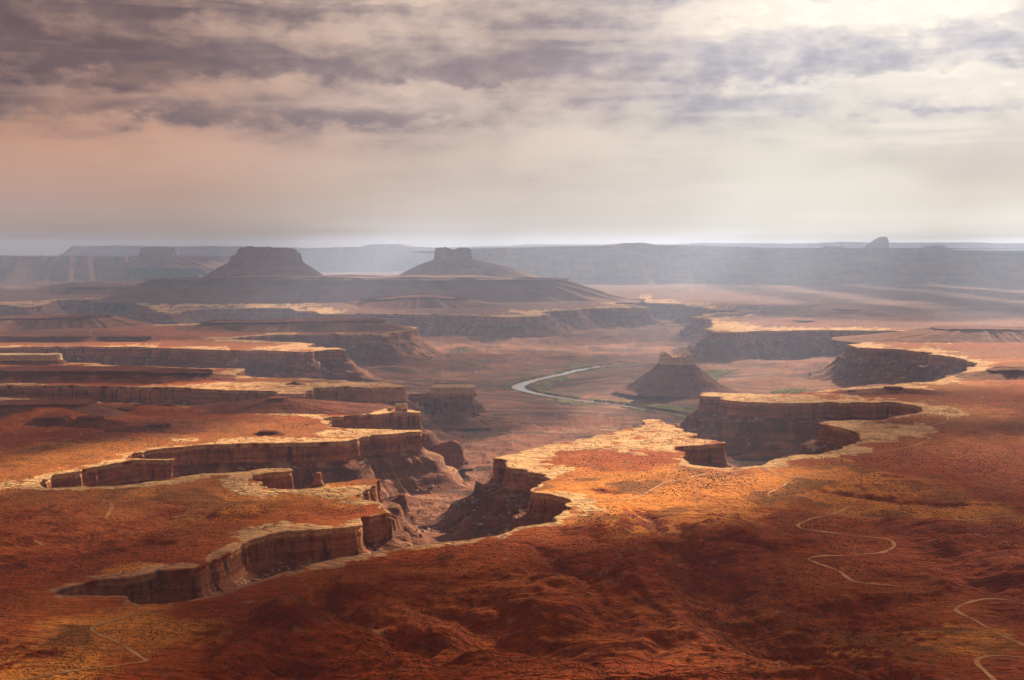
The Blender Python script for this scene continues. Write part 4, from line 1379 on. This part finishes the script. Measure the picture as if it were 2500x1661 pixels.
# ------------------------------------------------------------------ far plateaus
def plateau(name, label, top, y_near, y_foot, back, cap_px, seed, mat, slope_run=1.6):
    """top: [(px, py)] of the skyline edge at forward distance y_near; falls to the bench at row y_foot"""
    line = []
    for i, (px, py, *dy) in enumerate(top):
        yy = y_near + (dy[0] if dy else 0.0)
        x, z = at_depth(px, py, yy)
        line.append((x, yy, z))
    L = np.array(line)
    n = 700
    s = np.concatenate([[0], np.cumsum(np.hypot(*np.diff(L[:, :2], axis=0).T))])
    t = np.linspace(0, s[-1], n)
    P = np.stack([np.interp(t, s, L[:, k]) for k in range(3)], 1)
    tg = np.gradient(P[:, :2], axis=0)
    tg /= np.hypot(tg[:, 0], tg[:, 1])[:, None]
    nr = np.stack([tg[:, 1], -tg[:, 0]], 1)
    nr[nr[:, 1] > 0] *= -1
    H = P[:, 2]
    m = y_near / FPX
    hc = cap_px * m
    wl = y_near / 16.0
    emb = wl * 0.10 * fbm(t / wl, 0 * t + seed, 4, 901) + wl * 0.05 * ridged(t / (wl * 0.35), 0 * t + seed, 3, 905)
    P[:, :2] += nr * emb[:, None]
    zf = 10.0
    e = empty(name, (float(P[n // 2, 0]), y_near, 0), label, 'plateau')
    org = np.array([float(P[n // 2, 0]), y_near, 0.0])
    jag = m * 0.8 * perlin(t / (m * 40), 0 * t, 911) + m * 0.5 * np.maximum(0, perlin(t / (m * 14), 0 * t + 4, 913))

    def strip(nm, prof, mt):
        rows = []
        for (off, zz) in prof:
            rows.append(np.concatenate([P[:, :2] + nr * np.broadcast_to(off, (n,))[:, None], np.broadcast_to(zz, (n,))[:, None]], 1) - org)
        V = np.concatenate(rows)
        i = np.arange(n - 1)
        Q = np.concatenate([np.stack([k * n + i, k * n + i + 1, (k + 1) * n + i + 1, (k + 1) * n + i], 1) for k in range(len(rows) - 1)])
        link(nm, make_mesh(nm, V, Q), mt, e)
    c1 = 0.03 * wl * perlin(t / (wl * 0.12), 0 * t + 3, 917)
    strip('cap_rock', [(-back, H + jag * 0 - 4), (-back * 0.3, H + 0.0), (-0.02 * wl, H + jag), (0 + c1 * 0.2, H + jag * 0.6), (0.004 * wl + c1 * 0.4, H - hc * 0.5), (0.008 * wl + c1 * 0.5, H - hc), (0.01 * wl + c1 * 0.5, H - hc * 1.5)], mat)
    dz = H - hc - zf
    run = dz * slope_run
    gu = ridged(t / (wl * 0.10), 0 * t + 7, 3, 921, 0.55) - 0.8
    pr = []
    for k in range(15):
        f = k / 14
        z = zf - 12 * f + dz * ((1 - f) ** 1.35) - dz * 0.06 * (1 if f > 0.45 else 0) * (1 - f)
        z = z + dz * 0.10 * gu * math.sin(math.pi * min(1, f * 1.1))
        pr.append((0.006 * wl + c1 * 0.5 + run * f * (1 + 0.25 * perlin(t / (wl * 0.3), 0 * t + 9, 925)), z))
    strip('talus_slope', pr, mat)
    return e


plateau('plateau', 'long blue plateau on the skyline behind the left buttes', [(-900, 640), (60, 633), (150, 622), (178, 601), (300, 600), (420, 602), (500, 601), (600, 602), (760, 606),
        (880, 603), (905, 597), (975, 596), (992, 602), (1100, 606), (1300, 603), (1500, 600)], 25500, 660, 2600, 8, 1, M_FARROCK, 1.2)
plateau('plateau', 'great hazy plateau wall crossing the right half of the skyline', [(1130, 609, 2500), (1180, 606, 1500), (1250, 605), (1350, 602), (1430, 601), (1500, 599), (1520, 594), (1570, 593), (1600, 598), (1700, 600),
        (1800, 603), (1900, 607), (2010, 609), (2100, 609), (2250, 611), (2392, 612), (2394, 618, 300), (2400, 618, 300), (2402, 613), (2446, 613), (2452, 622, 600), (2470, 613, 1500), (2600, 613, 1500), (3000, 616, 1500)],
        16200, 705, 7000, 14, 2, M_FARROCK, 2.3)
plateau('plateau', 'faint pale plateau line farthest on the right skyline', [(1050, 606), (1250, 600), (1290, 597), (1400, 597), (1640, 597), (1720, 593), (1740, 594), (1960, 595), (2050, 591), (2200, 593), (2380, 592), (2420, 594), (2600, 595), (3200, 598)],
        26000, 640, 2600, 4, 3, M_FARROCK, 1.2)

# ------------------------------------------------------------------ boulders, scrub and river green
OCT = np.array([[1, 0, 0], [0, 1, 0], [-1, 0, 0], [0, -1, 0], [0, 0, 1], [0, 0, -0.4]], float)
OCT_T = np.array([[0, 1, 4], [1, 2, 4], [2, 3, 4], [3, 0, 4], [1, 0, 5], [2, 1, 5], [3, 2, 5], [0, 3, 5]])


def scatter(name, x, y, z, size, flat, mat, kind='stuff', label=None, cat=None, smooth=False, half=False):
    n = len(x)
    r = np.random.default_rng(len(x))
    a = r.uniform(0, 6.283, n)
    jit = r.uniform(0.65, 1.3, (n, 6, 3))
    b = OCT[None] * jit
    ca, sa = np.cos(a)[:, None], np.sin(a)[:, None]
    vx = b[:, :, 0] * ca - b[:, :, 1] * sa
    vy = b[:, :, 0] * sa + b[:, :, 1] * ca
    V = np.stack([vx * size[:, None] + x[:, None], vy * size[:, None] + y[:, None], b[:, :, 2] * (size * flat)[:, None] + z[:, None]], 2).reshape(-1, 3)
    T = ((OCT_T[:4] if half else OCT_T)[None] + 6 * np.arange(n)[:, None, None]).reshape(-1, 3)
    return link(name, make_mesh(name, V, None, T, smooth=smooth), mat, kind=kind, label=label, cat=cat)


def build_scrub():
    r = np.random.default_rng(5)
    n = 150000
    v = r.uniform(CH * 1422 / 3600, CH * 1422 / 1000, n)
    y = CH * 1422 / v
    x = r.uniform(-0.40, 0.40, n) * y
    dens = 0.34 + 0.9 * fbm(x / 180, y / 240, 3, 1001) + 0.6 * perlin(x / 40, y / 40, 1005)
    k = r.uniform(0, 1, n) < np.clip(dens, 0.03, 1)
    x, y = x[k], y[k]
    sd, j = side_of(x, y)
    k = sd < -25
    x, y, d = x[k], y[k], -sd[k]
    z = bench_height(x, y, d)
    size = r.uniform(0.45, 1.1, len(x)) * np.clip(y / 1600, 0.8, 1.5)
    scatter('desert_scrub', x, y, z + 0.2, size, 0.8, M_SCRUB, label='low dark scrub dotted over the red benches', cat='scrub', half=True)


def build_boulders():
    r = np.random.default_rng(9)
    j = r.integers(0, len(RIM), 26000)
    d = 12 + r.exponential(48, len(j))
    x = RIM[j, 0] + RIM_IN[j, 0] * d + r.normal(0, 4, len(j))
    y = RIM[j, 1] + RIM_IN[j, 1] * d + r.normal(0, 4, len(j))
    dens = fbm(x / 90, y / 90, 3, 1101)
    k = (dens > 0.05) & (y < 8500) & (np.abs(x / y) < 0.42)
    x, y = x[k], y[k]
    sd, jj = side_of(x, y)
    k = (sd > 8) & (sd < 170)
    x, y, sd, jj = x[k], y[k], sd[k], jj[k]
    z = np.maximum(talus_height(sd, RIM_S[jj]), floor_height(x, y, river_dist(x, y)))
    size = np.minimum(1.2 + r.exponential(1.5, len(x)), 8) * np.clip(y / 3000, 0.8, 1.6)
    scatter('talus_boulders', x, y, z + size * 0.2, size, 0.8, M_BOULDER, label='pale fallen boulders strewn over the canyon talus', cat='boulders')


def build_green():
    r = np.random.default_rng(13)
    q = GREEN_P
    q = q[fbm(q[:, 0] / 90, q[:, 1] / 90, 2, 1201) > -0.5]
    x, y = q[:, 0], q[:, 1]
    rd = river_dist(x, y)
    k = rd > RIV_W + 11
    x, y = x[k], y[k]
    z = floor_z(x, y)
    size = r.uniform(3.0, 6.0, len(x))
    scatter('riverside_greenery', x, y, z + 0.6, size, 0.45, M_GREEN, label='green grass and bushes on the flats beside the river', cat='greenery', smooth=True)


build_scrub()
build_boulders()
build_green()
print('small things', round(time.time() - T0, 1))

# rock blocks perched at the end of the third left bench
M_BLOCK = mat_cliff('block_rock', (0.60, 0.43, 0.27), (0.34, 0.16, 0.085), (0.09, 0.05, 0.035), 6.0)


def rock_block(label, px, py, w_px, h_px, seed, z0=0.0):
    x0, y0 = ground_pt(px, py, z0)
    m = y0 / FPX
    w, h = w_px * m / 2, h_px * m
    n = 26
    th = np.linspace(0, 2 * math.pi, n, endpoint=False)
    cs, sn = np.cos(th), np.sin(th)
    r = (np.abs(cs) ** 5 + np.abs(sn) ** 5) ** (-0.2)
    rings = []
    for f, hh in ((1.05, -0.15), (0.94, 0.05), (0.86, 0.3), (0.95, 0.5), (1.0, 0.72), (0.98, 0.9), (0.9, 1.0), (0.5, 1.03), (0.15, 1.04)):
        q = f * (1 + 0.13 * perlin(cs * 2 + seed, sn * 2 + hh * 1.6, 1301))
        rings.append(np.stack([cs * r * w * q, sn * r * w * 0.8 * q, h * hh + 0 * cs + h * 0.05 * perlin(cs * 2 + seed, sn * 2, 1303)], 1))
    V, Q, T = loft(rings)
    o = link('rock_block', make_mesh('rock_block', V, Q, T, smooth=False), M_BLOCK, label=label, cat='rock', group='rock blocks on the left bench ends')
    o.location = (x0, y0 + w * 0.8, z0)
    return o


rock_block('larger rock block standing at the tip of the pale left bench', 973, 1004, 18, 17, 1)
rock_block('tall narrow rock block at the bench tip, rightmost of the three', 988, 1005, 13, 19, 2)
rock_block('low rounded rock left of the two standing blocks', 952, 1003, 13, 7, 3)
rock_block('pale leaning boulder below the end of the wide left bench', 1032, 1080, 16, 20, 4, -24)

# ------------------------------------------------------------------ unseen clouds added above the frame to shade ground and haze


def mat_shade_cloud(cover):
    """grey cloud that lets part of the sun through"""
    m = bpy.data.materials.new('shade_cloud')
    m.use_nodes = True
    t = NT(m.node_tree)
    d = t.n('ShaderNodeBsdfDiffuse', {'Color': (0.8, 0.79, 0.8, 1.0)})
    tr = t.n('ShaderNodeBsdfTransparent')
    mx = t.n('ShaderNodeMixShader', {'Fac': cover})
    o = t.n('ShaderNodeOutputMaterial')
    t.t.links.new(tr.outputs[0], mx.inputs[1])
    t.t.links.new(d.outputs[0], mx.inputs[2])
    t.t.links.new(mx.outputs[0], o.inputs['Surface'])
    return m


M_SHADE_CLOUDS = {k: mat_shade_cloud(v) for k, v in (('veil', 0.14), ('thin', 0.34), ('full', 0.50), ('dense', 0.72))}
SHADE_CLOUD_Z = 6200.0


def shade_cloud(px, dist, rx, ry, seed, kind='full', top=SHADE_CLOUD_Z):
    """an added, unseen lumpy cloud whose shadow falls on the bench dist metres out in the column px; rx, ry its half size in metres"""
    gx, gy = (px - 1250.0) / FPX * dist, dist
    k = top / math.tan(SUN_EL)
    cx, cyy = gx + k * math.sin(SUN_AZ), gy + k * math.cos(SUN_AZ)
    nu, nv = 72, 28
    th = np.linspace(0, 2 * math.pi, nu, endpoint=False)
    rings = []
    for ph in np.linspace(-math.pi / 2 + 0.05, math.pi / 2 - 0.05, nv):
        c, s_ = math.cos(ph), math.sin(ph)
        X = np.cos(th) * c
        Y = np.sin(th) * c
        w = 1 + 0.45 * fbm(X * 1.8 + seed * 7.3, Y * 1.8 + s_, 4, 1401, 0.6)
        rings.append(np.stack([X * rx * w, Y * ry * w, (260.0 if s_ > 0 else 120.0) * s_ * w + 0 * th], 1))
    V, Q, T = loft(rings)
    o = link('shade_cloud', make_mesh('shade_cloud', V, Q, T), M_SHADE_CLOUDS[kind], kind='structure')
    o.location = (cx, cyy, top)


SHADE_CLOUDS = [
    # over the eye and the foreground, added to dim near haze and soil
    (1250, -150, 1700, 760, 1, 'dense'), (1850, 1480, 560, 330, 2, 'veil'), (2500, 1850, 380, 330, 3, 'thin'), (850, 1330, 520, 240, 4, 'veil'), (1150, 1600, 300, 130, 5, 'veil'),
    (150, 1560, 260, 190, 6, 'veil'), (150, 1950, 220, 130, 16, 'veil'),
    # middle distance
    (330, 2200, 170, 70, 25, 'thin'), (40, 2720, 150, 110, 26, 'full'), (640, 1960, 110, 45, 27, 'thin'),
    (2520, 2600, 360, 420, 7, 'thin'), (2350, 3450, 330, 260, 17, 'thin'), (40, 3150, 420, 420, 8, 'full'), (1150, 4700, 420, 700, 9, 'thin'), (2000, 4700, 420, 500, 13, 'thin'),
    (150, 4200, 420, 300, 14, 'thin'), (1400, 6300, 700, 600, 15, 'thin'), (500, 6600, 900, 500, 18, 'thin'),
    # far country; the narrow ones are shaped to leave sun shafts
    (60, 10500, 1700, 4200, 11, 'full', 10500.0), (150, 20000, 2200, 5000, 22, 'thin', 10500.0), (760, 11800, 1300, 1500, 12, 'thin', 10500.0),
    (2050, 14000, 300, 7000, 10, 'dense', 10500.0), (2270, 14000, 260, 7000, 29, 'dense', 10500.0), (2520, 14500, 560, 7500, 23, 'dense', 10500.0), (1800, 14500, 230, 6000, 19, 'thin', 10500.0),
    (1500, 9000, 1300, 900, 20, 'thin', 10500.0), (2100, 8600, 900, 900, 21, 'thin', 10500.0),
]
for c in SHADE_CLOUDS:  # shadow makers
    shade_cloud(*c)


# ------------------------------------------------------------------ haze
def build_haze():
    x0, x1, y0, y1, z0, z1 = -28000, 28000, -2500, 30000, -260, 585
    V = np.array([[x, y, z] for z in (z0, z1) for y in (y0, y1) for x in (x0, x1)], float)
    Q = np.array([[0, 2, 3, 1], [4, 5, 7, 6], [0, 1, 5, 4], [2, 6, 7, 3], [0, 4, 6, 2], [1, 3, 7, 5]])
    m = bpy.data.materials.new('haze')
    m.use_nodes = True
    t = NT(m.node_tree)
    v = t.n('ShaderNodeVolumePrincipled')
    v.inputs['Color'].default_value = (0.49, 0.635, 0.98, 1.0)
    v.inputs['Density'].default_value = 3.9e-5
    v.inputs['Anisotropy'].default_value = 0.5
    o = t.n('ShaderNodeOutputMaterial')
    t.t.links.new(v.outputs[0], o.inputs['Volume'])
    try:
        m.cycles.homogeneous_volume = True
    except Exception:
        pass
    link('haze', make_mesh('haze', V, Q, smooth=False), m, kind='stuff')


build_haze()
print('script', round(time.time() - T0, 1), 's; triangles', sum(len(o.data.loops) - 2 * len(o.data.polygons) for o in scene.objects if o.type == 'MESH'))
